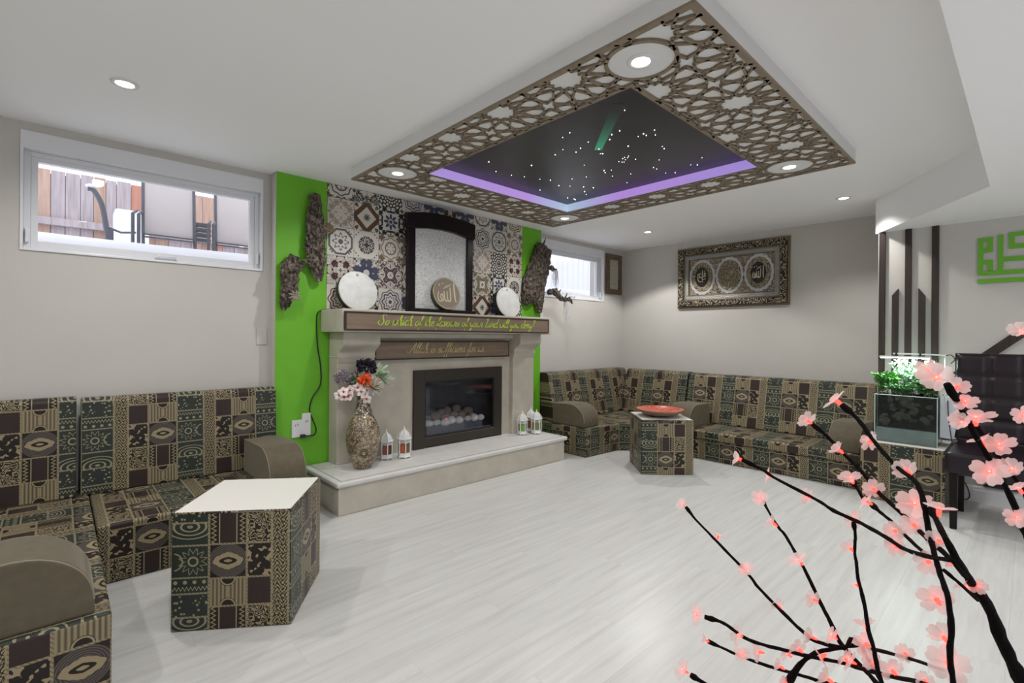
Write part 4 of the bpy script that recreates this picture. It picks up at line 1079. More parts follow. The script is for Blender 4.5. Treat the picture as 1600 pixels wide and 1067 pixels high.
# ------------------------------------------------------------------ lanterns
LANW = plain('white_lantern_metal', (0.74, 0.74, 0.73), 0.5)
def lantern(x, y, rot, cols, label, h=0.235, z=0.2275):
    r = thing('lantern', label, 'lantern', (x, y, z), 'white metal candle lanterns on the hearth'); r.rotation_euler.z = rot; r.scale = (h / 0.235,) * 3
    ORIGIN[r.name] = Vector((0, 0, 0))
    R6 = 0.046
    hexp = lambda rr, z0: [(rr * math.cos(PI / 3 * k), rr * math.sin(PI / 3 * k), z0) for k in range(6)]
    def hexsolid(lst):
        m = MB(); n = len(lst)
        for rr, zz in lst: m.v += hexp(rr, zz)
        for i in range(n - 1):
            for k in range(6): m.f.append((i * 6 + k, i * 6 + (k + 1) % 6, i * 6 + 6 + (k + 1) % 6, i * 6 + 6 + k))
        m.f += [tuple(range(5, -1, -1)), tuple(range((n - 1) * 6, n * 6))]; return m
    hexsolid([(0.050, 0.006), (0.052, 0.010), (0.048, 0.016), (0.046, 0.034), (0.049, 0.038)]).build('base', LANW, r)
    ft = MB()
    for k in range(6): ft.ball((0.046 * math.cos(PI / 3 * k), 0.046 * math.sin(PI / 3 * k), 0.005), 0.006, 6, 4)
    ft.build('feet', LANW, r)
    for k in range(6):
        a = PI / 3 * k; MB().tube([(R6 * math.cos(a), R6 * math.sin(a), 0.036), (R6 * math.cos(a), R6 * math.sin(a), 0.140)], 0.0042, 6).build('post', LANW, r)
    ap = R6 * math.cos(PI / 6)
    for k in range(6):
        a = PI / 3 * (k + 0.5); M = Matrix.Rotation(a, 4, 'Z')
        pn = MB().prism([(-0.017, 0.040), (0.017, 0.040), (0.017, 0.094), (0.010, 0.106), (0.0, 0.110), (-0.010, 0.106), (-0.017, 0.094)], ap - 0.004, ap - 0.002, 'x')
        pn.build('pane', cols[k % len(cols)], r, M=M)
        fg = MB()                                              # pierced band above the arch
        for q in range(5): fg.tube([(ap, -0.018 + 0.009 * q, 0.112 + 0.006 * (q % 2)), (ap, -0.009 + 0.009 * q if q < 4 else 0.018, 0.130)], 0.0018, 4)
        fg.tube([(ap, -0.02, 0.110), (ap, -0.009, 0.114), (ap, 0, 0.116), (ap, 0.009, 0.114), (ap, 0.02, 0.110)], 0.0022, 4)
        fg.build('filigree', LANW, r, M=M)
    hexsolid([(0.048, 0.134), (0.054, 0.139), (0.055, 0.144), (0.050, 0.147)]).build('cornice', LANW, r)
    hexsolid([(0.046, 0.147), (0.046, 0.154), (0.042, 0.168), (0.034, 0.181), (0.022, 0.193), (0.013, 0.203)]).build('roof', plain('pierced_white_roof', (0.66, 0.66, 0.65), 0.5, vary=0.25, scale=160.0), r)
    rb = MB()
    for k in range(6):
        a = PI / 3 * k; rb.tube([(q * math.cos(a), q * math.sin(a), zz) for q, zz in ((0.048, 0.147), (0.048, 0.155), (0.044, 0.169), (0.035, 0.182), (0.023, 0.194), (0.013, 0.204))], 0.003, 5)
        rb.tube([(0.054 * math.cos(a), 0.054 * math.sin(a), 0.146), (0.060 * math.cos(a), 0.060 * math.sin(a), 0.152)], [0.004, 0.001], 5)
    rb.build('roof_ribs', LANW, r)
    MB().lathe([(0.012, 0.200), (0.014, 0.205), (0.007, 0.210), (0.005, 0.218), (0.007, 0.222), (0.003, 0.228), (0.001, 0.235)], 10).build('finial', LANW, r, smooth=True)
    return r
def tint(n, c): return plain(n, c, 0.15, Specular_IOR_Level=0.6)
DKB, RDG, OLG, ORG, GRG, OL2, AMB = tint('dark_amber_pane', (0.05, 0.022, 0.012)), tint('rose_pane', (0.30, 0.09, 0.06)), tint('olive_pane', (0.12, 0.085, 0.03)), tint('orange_pane', (0.36, 0.07, 0.02)), tint('green_pane', (0.12, 0.32, 0.04)), tint('moss_pane', (0.18, 0.17, 0.07)), tint('amber_pane', (0.25, 0.09, 0.03))
lantern(1.905, 3.475, math.radians(14), [DKB, RDG], 'white hexagonal lantern with dark and rose panes right beside the vase', 0.235)
lantern(2.035, 3.425, math.radians(14), [OLG, ORG], 'white hexagonal lantern with olive and orange panes next to the fireplace glass', 0.25)
lantern(3.385, 3.455, math.radians(20), [OL2, GRG], 'white lantern with green panes, left one of the three on the right hearth end', 0.235)
lantern(3.525, 3.395, math.radians(20), [OL2, GRG, OL2], 'white hexagonal lantern with olive and green panes at the right end of the hearth', 0.245)
lantern(3.555, 3.505, math.radians(50), [AMB], 'white lantern with amber panes standing behind the other two at the right of the hearth', 0.25)

# ------------------------------------------------------------------ majlis seating
SZ = 0.285
def solid(name, label, cat, parts_fn, loc, group=None):
    r = thing(name, label, cat, loc, group); parts_fn(r); return r
def seat_block(label, poly, uvm, uvo=(0, 0), z1=SZ):
    o = MB().prism(poly, 0.0, z1, 'z').build('floor_sofa_seat', FAB, smooth=True, bevel=0.016, segs=3, uv=uvm, uvo=uvo)
    return tag(o, label, 'sofa', 'patterned low sofa seats')
def back_cushion(label, axis, a0, a1, bf, tf, tb, bb, z1, uvo=(0, 0)):
    """slanted back: profile bottom-front, top-front, top-back, bottom-back"""
    z0 = SZ + 0.001
    prof = [(bf, z0), (bb, z0), (tb, z1 - 0.012), (tb - (tb - tf) * 0.15, z1), (tf + (tb - tf) * 0.2, z1), (tf, z1 - 0.02)]
    if axis == 'x': m = MB().prism([(q[0], q[1]) for q in prof], a0, a1, 'x'); uvm = 'xz'
    else: m = MB().prism(prof, a0, a1, 'y'); uvm = 'yz'
    o = m.build('back_cushion', FAB, smooth=True, bevel=0.014, segs=3, uv=uvm, uvo=uvo)
    return tag(o, label, 'cushion', 'patterned sofa back cushions')
def armrest(label, axis, w0, w1, back, front, z1=0.51):
    """axis: direction of the width; profile from back to rounded front"""
    s = 1 if front > back else -1; z0 = SZ + 0.001; Rd = 0.19
    prof = [(back, z0), (front, z0), (front, z0 + 0.05)]
    for k in range(1, 11):
        a = PI / 2 * k / 10
        prof.append((front - s * Rd * (1 - math.cos(a)), z1 - (z1 - z0 - 0.05) * (1 - math.sin(a))))
    prof += [(back, z1 - 0.01)]
    r = thing('armrest', label, 'armrest', ((w0 + w1) / 2 if axis == 'x' else (back + front) / 2, (back + front) / 2 if axis == 'x' else (w0 + w1) / 2, SZ), 'taupe rounded armrests')
    MB().prism(prof, w0, w1, axis).build('pad', MOLE, r, smooth=True, bevel=0.012, segs=3)
    PIPE = plain('taupe_piping', (0.22, 0.19, 0.14), 0.7)
    for w in (w0 + 0.004, w1 - 0.004):
        pts = [((w, a, b) if axis == 'x' else (a, w, b)) for a, b in [(p[0] - s * 0.003, p[1] - 0.003) for p in prof[2:]]]
        MB().tube(pts, 0.0035, 6).build('piping', PIPE, r)
    return r
# left group
seat_block('patterned low sofa seat against the wall below the left window', [(0.145, 3.01), (1.142, 3.01), (1.142, 3.80), (0.145, 3.80)], 'boxx', (0.02, 0.07))
seat_block('patterned low sofa seat running forward at the left edge of the picture', [(-0.72, 2.06), (0.140, 2.06), (0.140, 3.80), (-0.72, 3.80)], 'boxy', (0.31, 0.12))
back_cushion('patterned back cushion below the left window, right of the gap', 'x', 0.105, 1.140, 3.63, 3.665, 3.765, 3.80, 0.828, (-0.105, 0.046))
back_cushion('patterned back cushion at the left picture edge, left of the gap', 'x', -0.95, 0.086, 3.63, 3.665, 3.765, 3.80, 0.838, (0.439, 0.036))
armrest('taupe rounded armrest beside the green wall and socket', 'x', 0.92, 1.135, 3.60, 3.055)
armrest('large taupe armrest at the lower left corner of the picture', 'y', 2.085, 2.335, -0.55, 0.098)
# right group
seat_block('patterned corner sofa seat with angled inner edge in the far corner', [(3.84, 3.02), (4.36, 2.99), (4.665, 2.685), (5.42, 2.685), (5.42, 3.70), (3.84, 3.70)], 'boxx', (0.14, 0.1))
rt = thing('floor_sofa_seat', 'long patterned sofa seat with separate mattress along the right wall', 'sofa', (5.0, 1.8, 0), 'patterned low sofa seats')
MB().box(4.665, 5.42, 0.925, 2.683, 0.0, 0.198).build('base', FAB, rt, smooth=True, bevel=0.01, uv='boxy', uvo=(0.2, 0.14))
MB().box(4.645, 5.42, 0.925, 2.683, 0.200, SZ).build('mattress', FAB, rt, smooth=True, bevel=0.022, segs=3, uv='boxy', uvo=(0.2, 0.16))
back_cushion('patterned back cushion next to the right driftwood, below the corner window', 'x', 3.91, 5.40, 3.49, 3.60, 3.75, 3.70, 0.805, (0.09, 0.12))
back_cushion('patterned back cushion just right of the room corner', 'y', 2.672, 3.482, 5.13, 5.24, 5.40, 5.42, 0.805, (0.06, 0.12))
back_cushion('longest patterned back cushion below the framed calligraphy', 'y', 0.93, 2.656, 5.13, 5.24, 5.40, 5.42, 0.80, (0.12, 0.04))
armrest('taupe rounded armrest next to the hearth lanterns', 'x', 3.86, 4.10, 3.485, 3.055)
armrest('taupe rounded armrest behind the red bowl', 'y', 2.36, 2.60, 5.125, 4.66)
armrest('taupe rounded armrest beside the plant tank, tinged with its light', 'y', 0.93, 1.15, 5.125, 4.66)

# ------------------------------------------------------------------ ottomans
TOPW = plain('cream_table_top', (0.74, 0.72, 0.68), 0.4)
def ottoman(cx, cy, rot, side, h, label, top_mat, uvo):
    r = thing('ottoman_table', label, 'ottoman table', (cx, cy, 0), 'patterned cube tables')
    M = Matrix.Translation((cx, cy, 0)) @ Matrix.Rotation(rot, 4, 'Z'); s = side / 2
    MB().box(-s, s, -s, s, 0.0, h).build('body', FAB, r, smooth=True, bevel=0.008, uv='boxx', uvo=uvo, M=M, uvflip=True)
    MB().box(-s + 0.008, s - 0.008, -s + 0.008, s - 0.008, h + 0.0005, h + 0.005).build('top_panel', top_mat, r, M=M, bevel=0.002, segs=1)
    e = MB()
    c = [(-s, -s), (s, -s), (s, s), (-s, s)]
    for k in range(4):
        a, b = c[k], c[(k + 1) % 4]; e.tube([(a[0] * 0.99, a[1] * 0.99, h + 0.001), (b[0] * 0.99, b[1] * 0.99, h + 0.001)], 0.005, 6)
    e.build('edge_piping', FAB, r, uv='boxx', M=M)
ottoman(0.662, 2.41, math.radians(-35.5), 0.462, 0.475, 'patterned cube table with bare cream top in the left foreground', TOPW, (-0.087, 0.532))
ottoman(4.062, 2.335, math.radians(-44), 0.455, 0.475, 'patterned cube table holding the red bowl', TOPW, (-0.087, 0.768))
# red bowl
g = Graph('red_glazed_bowl'); n = g.noise(g.obj(), 45.0, 3.0); g.color(g.ramp(n, [(0.35, (0.42, 0.07, 0.045)), (0.65, (0.55, 0.16, 0.11))])); g.set(Roughness=0.16); RBOWL = g.mat
bw = thing('bowl', 'wide shallow red glazed bowl on the far cube table', 'bowl', (4.05, 2.33, 0.481))
prof_in = [(0.001, 0.012), (0.08, 0.016), (0.15, 0.032), (0.195, 0.056), (0.215, 0.066)]
MB().lathe(prof_in, 40, (4.05, 2.33, 0.481), cap=False).build('inside', RBOWL, bw, smooth=True)
MB().lathe([(0.001, 0.0), (0.075, 0.0), (0.15, 0.020), (0.20, 0.046), (0.222, 0.062), (0.215, 0.068)], 40, (4.05, 2.33, 0.481), cap=False).build('outside', plain('brown_bowl_outside', (0.20, 0.10, 0.06), 0.35, vary=0.2, scale=30), bw, smooth=True)

# ------------------------------------------------------------------ framed calligraphy
GOLD = plain('antique_gold', (0.20, 0.15, 0.085), 0.35, 0.6, vary=0.15, scale=40)
CARVE = ornate('carved_dark_gold', (0.34, 0.28, 0.19), (0.008, 0.005, 0.0035), 22.0, 0.1, 0.45, 0.66)
g = Graph('silver_beading'); yy_, zz_ = g.sep(g.obj())[1:]
k = ((yy_ * 300.0).sin() * (zz_ * 300.0).sin()); g.color(g.mix(k.gt(0.0), (0.10, 0.10, 0.09), (0.52, 0.52, 0.48))); g.set(Metallic=0.5, Roughness=0.3); g.bump(k, 0.5, 0.004); SILV = g.mat
MATT = ornate('beige_filigree_mat', (0.09, 0.062, 0.036), (0.42, 0.36, 0.26), 34.0, 0.1, 0.5)
OVAL = ornate('gold_text_ring', (0.07, 0.05, 0.028), (0.48, 0.41, 0.27), 40.0, 0.2, 0.4)
fy0, fy1, fz0, fz1 = 1.742, 3.002, 1.557, 2.283
pf = thing('framed_calligraphy', 'large ornate gold frame with three calligraphy ovals on the right wall', 'picture frame', (XR, 2.37, 1.557))
def fring(a, b, x0, x1, name, mat):
    """frame ring between insets a and b from the outside"""
    m = MB()
    m.box(x0, x1, fy0 + a, fy1 - a, fz0 + a, fz0 + b); m.box(x0, x1, fy0 + a, fy1 - a, fz1 - b, fz1 - a)
    m.box(x0, x1, fy0 + a, fy0 + b, fz0 + b, fz1 - b); m.box(x0, x1, fy1 - b, fy1 - a, fz0 + b, fz1 - b)
    return m.build(name, mat, pf, bevel=0.004, segs=2, smooth=True)
fring(0.0, 0.022, XR - 0.030, XR - 0.002, 'outer_moulding', GOLD)
fring(0.022, 0.085, XR - 0.058, XR - 0.002, 'carved_moulding', CARVE)
fring(0.085, 0.100, XR - 0.045, XR - 0.002, 'inner_gold_fillet', GOLD)
fring(0.100, 0.145, XR - 0.038, XR - 0.002, 'silver_beaded_band', SILV)
fring(0.145, 0.153, XR - 0.030, XR - 0.002, 'slim_gold_fillet', GOLD)
MB().box(XR - 0.020, XR - 0.004, fy0 + 0.15, fy1 - 0.15, fz0 + 0.15, fz1 - 0.15).build('filigree_mat', MATT, pf)
def oval(cy, cz, ry, rz, x0, x1, lobes=0, amp=0.0, n=72):
    pts = []
    for k in range(n):
        a = 2 * PI * k / n; f = 1 + amp * abs(math.cos(lobes * a / 2)) if lobes else 1
        pts.append((cy + ry * f * math.cos(a), cz + rz * f * math.sin(a)))
    return MB().prism(pts, x0, x1, 'x')
SILK = plain('white_silk_surround', (0.55, 0.55, 0.56), 0.5); NIGHT = plain('black_oval', (0.012, 0.012, 0.013), 0.3); SCR = plain('bright_gold_script', (0.72, 0.64, 0.46), 0.3, 0.2)
cz = (fz0 + fz1) / 2
for i, (cy, word) in enumerate(((fy1 - 0.31, MUH), (2.372, None), (fy0 + 0.31, ALLAH))):
    o = oval(cy, cz, 0.150, 0.200, XR - 0.024, XR - 0.020, 18, 0.06).build('scalloped_surround', SILK, pf)
    p = oval(cy, cz, 0.130, 0.174, XR - 0.031, XR - 0.024).build('text_oval', OVAL, pf)
    if word:
        oval(cy, cz, 0.080, 0.118, XR - 0.034, XR - 0.031).build('dark_centre', NIGHT, p)
        brush(word, 0.100, lambda a, b, dd, cy=cy: (XR - 0.034 - dd, cy - a * 0.85, cz + b * 1.1), 0.003).build('calligraphy', SCR, p)
    else:
        for s in (0.75, 0.45):
            rg = MB(); pts = [(XR - 0.0325, cy + 0.118 * s * math.cos(2 * PI * k / 36), cz + 0.163 * s * math.sin(2 * PI * k / 36)) for k in range(37)]
            rg.tube(pts, 0.003, 5); rg.build('dotted_ring', GOLD, p)
MB().box(XR - 0.040, XR - 0.0385, fy0 + 0.10, fy1 - 0.10, fz0 + 0.10, fz1 - 0.10).build('cover_glass', glass('picture_glass', (1, 1, 1), 0.02, 0.97, 0.02), pf)
# small frame by the corner
sfm = thing('small_framed_print', 'narrow brown framed pale print between corner window and room corner', 'picture frame', (5.4, YL, 1.765))
sy = YL
m = MB(); a0, a1, b0, b1, w = 5.235, 5.575, 1.765, 2.295, 0.068
m.box(a0, a1, sy - 0.03, sy - 0.002, b0, b0 + w); m.box(a0, a1, sy - 0.03, sy - 0.002, b1 - w, b1); m.box(a0, a0 + w, sy - 0.03, sy - 0.002, b0 + w, b1 - w); m.box(a1 - w, a1, sy - 0.03, sy - 0.002, b0 + w, b1 - w)
m.build('frame', ornate('carved_brown_frame', (0.05, 0.03, 0.02), (0.24, 0.17, 0.11), 60.0, 0.2, 0.5), sfm, bevel=0.004)
g = Graph('faded_print'); nx_ = g.noise(g.obj(), 60.0, 3.0); g.color(g.ramp(nx_, [(0.4, (0.30, 0.30, 0.22)), (0.6, (0.46, 0.45, 0.36))])); g.set(Roughness=0.6)
MB().box(a0 + w, a1 - w, sy - 0.015, sy - 0.006, b0 + w, b1 - w).build('print', g.mat, sfm)

# ------------------------------------------------------------------ slats and green lettering on the projecting wall
def slat(y0, y1, z_left, z_right, label):
    o = MB().prism([(y0, 0.12), (y1, 0.12), (y1, z_left), (y0, z_right)], XB - 0.022, XB - 0.001, 'x').build('wall_slat', DARKWOOD, bevel=0.002, segs=1)
    tag(o, label, 'wood slat', 'dark wood wall slats')
slat(0.830, 0.872, 2.084, 2.084, 'full-height dark wood slat at the corner of the projecting wall')
slat(0.743, 0.785, 1.557, 1.612, 'shorter dark slat with slanted top between the first two tall ones')
slat(0.661, 0.703, 2.084, 2.084, 'full-height dark wood slat in the middle of the three tall ones')
slat(0.576, 0.618, 1.608, 1.545, 'shorter dark slat with slanted top left of the last tall one')
slat(0.496, 0.539, 2.084, 2.084, 'full-height dark wood slat nearest the green lettering')
def beam(p, q, w, label):
    p, q = Vector(p), Vector(q); d = (q - p).normalized(); n = Vector((-d.y, d.x)) * w / 2
    if p.y < 0.2: poly = [(p.x, p.y), (p.x - 0.19, p.y), tuple(q - n), tuple(q + n)]
    else: poly = [tuple(p + n), tuple(p - n), tuple(q - n), tuple(q + n)]
    o = MB().prism(poly, XB - 0.024, XB - 0.001, 'x').build('diagonal_wood_beam', DARKWOOD, bevel=0.002, segs=1); tag(o, label, 'wood beam', 'diagonal wood strips')
beam((0.42, 0.90), (-0.25, 1.54), 0.062, 'diagonal dark wood strip rising behind the leather chair back')
beam((0.245, 0.125), (-0.35, 0.72), 0.12, 'diagonal dark wood strip ending on the baseboard under the chair')
ku = thing('kufic_lettering', 'square green kufic lettering on the projecting wall', 'wall lettering', (XB, 0.1, 1.62))
KG = plain('green_acrylic', (0.13, 0.43, 0.015), 0.35)
def kb(x0, x1, y0, y1):
    Y = lambda xc: 0.278 - (xc - 253) * 0.000368
    Z = lambda yc: 1.952 - (yc - 293) * 0.000535
    MB().box(XB - 0.012, XB - 0.001, Y(x1), Y(x0), Z(y1), Z(y0)).build('stroke', KG, ku)
kb(253, 328, 293, 805); kb(328, 465, 293, 345); kb(395, 465, 345, 495); kb(328, 395, 443, 495)
kb(328, 468, 603, 655); kb(400, 468, 655, 750); kb(328, 1400, 755, 810)
kb(540, 612, 272, 755); kb(690, 765, 255, 470); kb(765, 1250, 255, 308); kb(765, 1250, 415, 470); kb(1175, 1250, 308, 415); kb(612, 1400, 580, 635)
kb(255, 1400, 862, 918)

# ------------------------------------------------------------------ plant tank on its cube
bxt = thing('side_cube_table', 'patterned cube table under the plant tank with white top', 'ottoman table', (4.73, 0.65, 0), 'patterned cube tables')
MB().box(4.49, 4.965, 0.405, 0.895, 0.0, 0.425).build('body', FAB, bxt, smooth=True, bevel=0.008, uv='boxy', uvo=(0.33, 0.05))
MB().box(4.495, 4.96, 0.410, 0.890, 0.4255, 0.433).build('top_panel', TOPW, bxt, bevel=0.002, segs=1)
TG = glass('tank_glass', (0.93, 1.0, 0.98), 0.0, 0.96, 0.018)
tk = thing('plant_tank', 'low glass tank filled with dark soil, gravel and water', 'terrarium', (4.66, 0.62, 0.434))
tx0, tx1, ty0, ty1, tz0, tz1 = 4.545, 4.80, 0.455, 0.815, 0.434, 0.785
for nm, b in (('pane', (tx0, tx0 + 0.005, ty0, ty1, tz0, tz1)), ('pane', (tx1 - 0.005, tx1, ty0, ty1, tz0, tz1)), ('pane', (tx0 + 0.005, tx1 - 0.005, ty0, ty0 + 0.005, tz0, tz1)), ('pane', (tx0 + 0.005, tx1 - 0.005, ty1 - 0.005, ty1, tz0, tz1))):
    MB().box(*b).build(nm, TG, tk)
MB().box(tx0, tx1, ty0, ty1, tz0 - 0.001, tz0 + 0.004).build('tank_floor', plain('grey_gravel', (0.16, 0.16, 0.17), 0.6, vary=0.3, scale=90.0), tk)
ed = MB()
for y in (ty0, ty1):
    for x in (tx0, tx1): ed.tube([(x, y, tz0), (x, y, tz1)], 0.003, 5)
for a, b in (((tx0, ty0), (tx0, ty1)), ((tx0, ty1), (tx1, ty1)), ((tx1, ty1), (tx1, ty0)), ((tx1, ty0), (tx0, ty0))): ed.tube([a + (tz1,), b + (tz1,)], 0.003, 5)
ed.build('glass_edges', plain('pale_green_glass_edge', (0.45, 0.58, 0.54), 0.2), tk)
MB().box(tx0 + 0.007, tx1 - 0.007, ty0 + 0.007, ty1 - 0.007, tz0 + 0.005, tz0 + 0.105).build('cloudy_water', plain('grey_silty_water', (0.20, 0.20, 0.205), 0.12, vary=0.15, scale=12), tk)
soil = MB(); nx, ny = 26, 20; vs = []; fs = []
for j in range(ny + 1):
    for i in range(nx + 1):
        x = tx0 + 0.040 + (tx1 - tx0 - 0.052) * j / ny; y = ty0 + 0.012 + (ty1 - ty0 - 0.024) * i / nx
        vs.append((x, y, tz0 + 0.33 + 0.05 * noise.noise(Vector((x * 22, y * 22, 1)))))
n0 = len(vs)
for j in range(ny + 1):
    for i in range(nx + 1): vs.append((vs[j * (nx + 1) + i][0], vs[j * (nx + 1) + i][1], tz0 + 0.106))
for j in range(ny):
    for i in range(nx):
        a = j * (nx + 1) + i; fs.append((a, a + 1, a + nx + 2, a + nx + 1))
for i in range(nx):
    fs.append((i, i + 1, n0 + i + 1, n0 + i)); b = ny * (nx + 1) + i; fs.append((b, b + 1, n0 + b + 1, n0 + b))
for j in range(ny):
    a = j * (nx + 1); fs.append((a, a + nx + 1, n0 + a + nx + 1, n0 + a)); b = a + nx; fs.append((b, b + nx + 1, n0 + b + nx + 1, n0 + b))
soil.add(vs, fs)
g = Graph('dark_root_soil'); n = g.noise(g.obj(), 45.0, 4.0, 0.7); g.color(g.ramp(n, [(0.4, (0.002, 0.002, 0.0015)), (0.60, (0.010, 0.009, 0.006)), (0.78, (0.05, 0.04, 0.028))])); g.set(Roughness=1.0, Specular_IOR_Level=0.0); g.bump(n, 0.6, 0.02)
soil.build('soil_bank', g.mat, tk)
random.seed(17)
lump = MB(); ROCK = plain('wet_brown_rock', (0.026, 0.019, 0.012), 0.7, vary=0.6, scale=40.0, bump=0.6, bscale=60.0)
for k in range(34):
    y = random.uniform(ty0 + 0.03, ty1 - 0.03); z = random.uniform(tz0 + 0.13, tz0 + 0.33); rr = random.uniform(0.010, 0.024)
    b = MB().ball((0, 0, 0), rr, 8, 6, (0.7, random.uniform(0.8, 1.5), 1.0))
    lump.add([tuple(Vector(p) * (1 + 0.4 * noise.noise(Vector(p) * 60 + Vector((k, 0, 0)))) + Vector((tx0 + 0.036, y, z))) for p in b.v], b.f)
o = lump.build('root_lumps', ROCK, tk); o['kind'] = 'stuff'
LEAF = [plain('bright_leaf_green', (0.07, 0.26, 0.045), 0.4), plain('mid_leaf_green', (0.035, 0.13, 0.03), 0.4), plain('lamp_lit_leaf_green', (0.34, 0.56, 0.36), 0.4)]  # last green is paled, the tank lamp's light put into the leaf colour
random.seed(5)
def plant(label, c, n, spread, h, mi, L):
    r = thing('leafy_plant', label, 'plant', c, 'plants growing in the tank'); c = Vector(c)
    m = MB(); st = MB()
    for s in range(n):
        a = random.uniform(0, 2 * PI); tipv = c + Vector((math.cos(a) * spread[0] * random.uniform(.2, 1), math.sin(a) * spread[1] * random.uniform(.2, 1), h * random.uniform(.45, 1)))
        path = smooth_path([c + Vector((random.uniform(-.03, .03), random.uniform(-.04, .04), -0.02)), (c + tipv) / 2 + Vector((0, 0, 0.04)), tipv], 5)
        st.tube(path, 0.0018, 4)
        for k in range(3, len(path)):
            for q in range(3):
                d = rdir(-0.4); m.merge(petal(L * random.uniform(.6, 1.1), L * 0.5, 0.1, 3), at(path[k], d, random.uniform(0, 6)))
    o = m.build('leaves', LEAF[mi], r); o['kind'] = 'stuff'; st.build('stems', STEM, r)
plant('pale lit foliage rising under the tank lamp', (4.70, 0.62, 0.79), 30, (0.09, 0.17), 0.25, 2, 0.030)
plant('bright green leaves spreading at the left of the tank', (4.64, 0.77, 0.78), 20, (0.10, 0.10), 0.17, 0, 0.036)
plant('dark green leaves hanging over the right of the tank', (4.64, 0.52, 0.775), 18, (0.09, 0.09), 0.13, 1, 0.034)
plant('low mid-green leaves along the front rim of the tank', (4.60, 0.66, 0.765), 20, (0.06, 0.16), 0.09, 1, 0.030)
lp = thing('tank_lamp', 'white slim lamp bar on a bent tube above the plant tank', 'lamp', (4.68, 0.62, 0.79))
ALU = plain('white_aluminium', (0.72, 0.74, 0.74), 0.35, 0.2)
MB().box(4.60, 4.66, 0.50, 0.80, 1.062, 1.074).build('lamp_bar', ALU, lp, bevel=0.004)
MB().box(4.606, 4.654, 0.51, 0.79, 1.059, 1.062).build('led_strip', glow('cool_white_leds', (0.80, 1.0, 0.86), 150.0), lp)
MB().tube(smooth_path([(4.63, 0.72, 1.092), (4.63, 0.55, 1.090), (4.645, 0.44, 1.085), (4.655, 0.425, 1.05), (4.655, 0.425, 0.74), (4.655, 0.45, 0.73)], 5), 0.006, 8).build('support_tube', ALU, lp, smooth=True)
for y in (0.70, 0.56): MB().box(4.622, 4.638, y - 0.006, y + 0.006, 1.07, 1.10).build('clip', BLACK, lp)
fl = thing('hang_on_filter', 'pale grey filter box hanging on the right of the tank', 'filter', (4.70, 0.40, 0.50))
MB().box(4.60, 4.76, 0.352, 0.448, 0.50, 0.80).build('box', plain('frosted_grey_plastic', (0.50, 0.53, 0.57), 0.3, vary=0.06, scale=12), fl, bevel=0.006)
MB().tube([(4.597, 0.415, 0.80), (4.597, 0.415, 0.755)], 0.004, 6).build('hook', ALU, fl)
tag(MB().tube(smooth_path([(4.655, 0.42, 1.085), (4.66, 0.395, 1.09), (4.67, 0.375, 1.06), (4.65, 0.395, 1.03)], 5), 0.003, 6).build('lamp_wire_loop', BLACK), 'small black wire loop at the corner of the tank lamp', 'wire')
tag(MB().tube(smooth_path([(4.594, 0.405, 0.77), (4.592, 0.40, 0.65), (4.585, 0.385, 0.52), (4.575, 0.37, 0.43), (4.60, 0.345, 0.36)], 6), 0.003, 6).build('filter_cord', BLACK, smooth=True), 'thin black cord hanging down the grey filter box', 'cord')
tag(MB().tube(smooth_path([(4.975, 0.345, 0.14), (4.972, 0.325, 0.10), (4.968, 0.312, 0.04), (4.972, 0.33, 0.008), (4.975, 0.37, 0.006)], 6), 0.004, 6).build('hanging_cord', BLACK, smooth=True), 'black cord hanging by the baseboard behind the chair leg', 'cord')

# ------------------------------------------------------------------ leather chair
cw0, cw1 = -0.13, 0.372
chr_ = thing('dining_chair', 'dark plum tufted leather chair beside the plant tank', 'chair', (4.40, 0.12, 0))
def pillow_grid(u0, u1, v0, v1, nu, nv, depth, to3, back):
    m = MB(); a, b = nu * 8, nv * 8; vs = []
    for j in range(b + 1):
        for i in range(a + 1):
            u, v = i / a, j / b
            du = abs(math.sin(PI * u * nu)); dv = abs(math.sin(PI * v * nv))
            hgt = depth * (min(1, du * 2.4) ** 0.6) * (min(1, dv * 2.4) ** 0.6)
            vs.append(to3(u0 + (u1 - u0) * u, v0 + (v1 - v0) * v, hgt))
    n0 = len(vs)
    for j in range(b + 1):
        for i in range(a + 1): vs.append(to3(u0 + (u1 - u0) * i / a, v0 + (v1 - v0) * j / b, -back))
    fs = []
    W = a + 1
    for j in range(b):
        for i in range(a):
            q = j * W + i; fs.append((q, q + 1, q + W + 1, q + W)); fs.append((n0 + q, n0 + q + W, n0 + q + W + 1, n0 + q + 1))
    for i in range(a):
        fs.append((i, n0 + i, n0 + i + 1, i + 1)); q = b * W + i; fs.append((q, q + 1, n0 + q + 1, n0 + q))
    for j in range(b):
        q = j * W; fs.append((q, q + W, n0 + q + W, n0 + q)); q += a; fs.append((q, n0 + q, n0 + q + W, q + W))
    return m.add(vs, fs)
pillow_grid(cw0, cw1, 0.50, 1.105, 3, 4, 0.016, lambda u, v, d: (4.60 + (v - 0.5) * 0.10 - d, u, v), 0.055).build('backrest', LEATHER, chr_, smooth=True)
MB().box(4.585, 4.66, cw0 + 0.02, cw1 - 0.02, 0.36, 0.52).build('back_panel', LEATHER, chr_, bevel=0.01)
MB().box(4.15, 4.63, cw0 - 0.005, cw1 + 0.005, 0.345, 0.485).build('seat', LEATHER, chr_, bevel=0.028, segs=4, smooth=True)
LEGM = plain('black_wood_leg', (0.006, 0.004, 0.004), 0.45, Specular_IOR_Level=0.2)
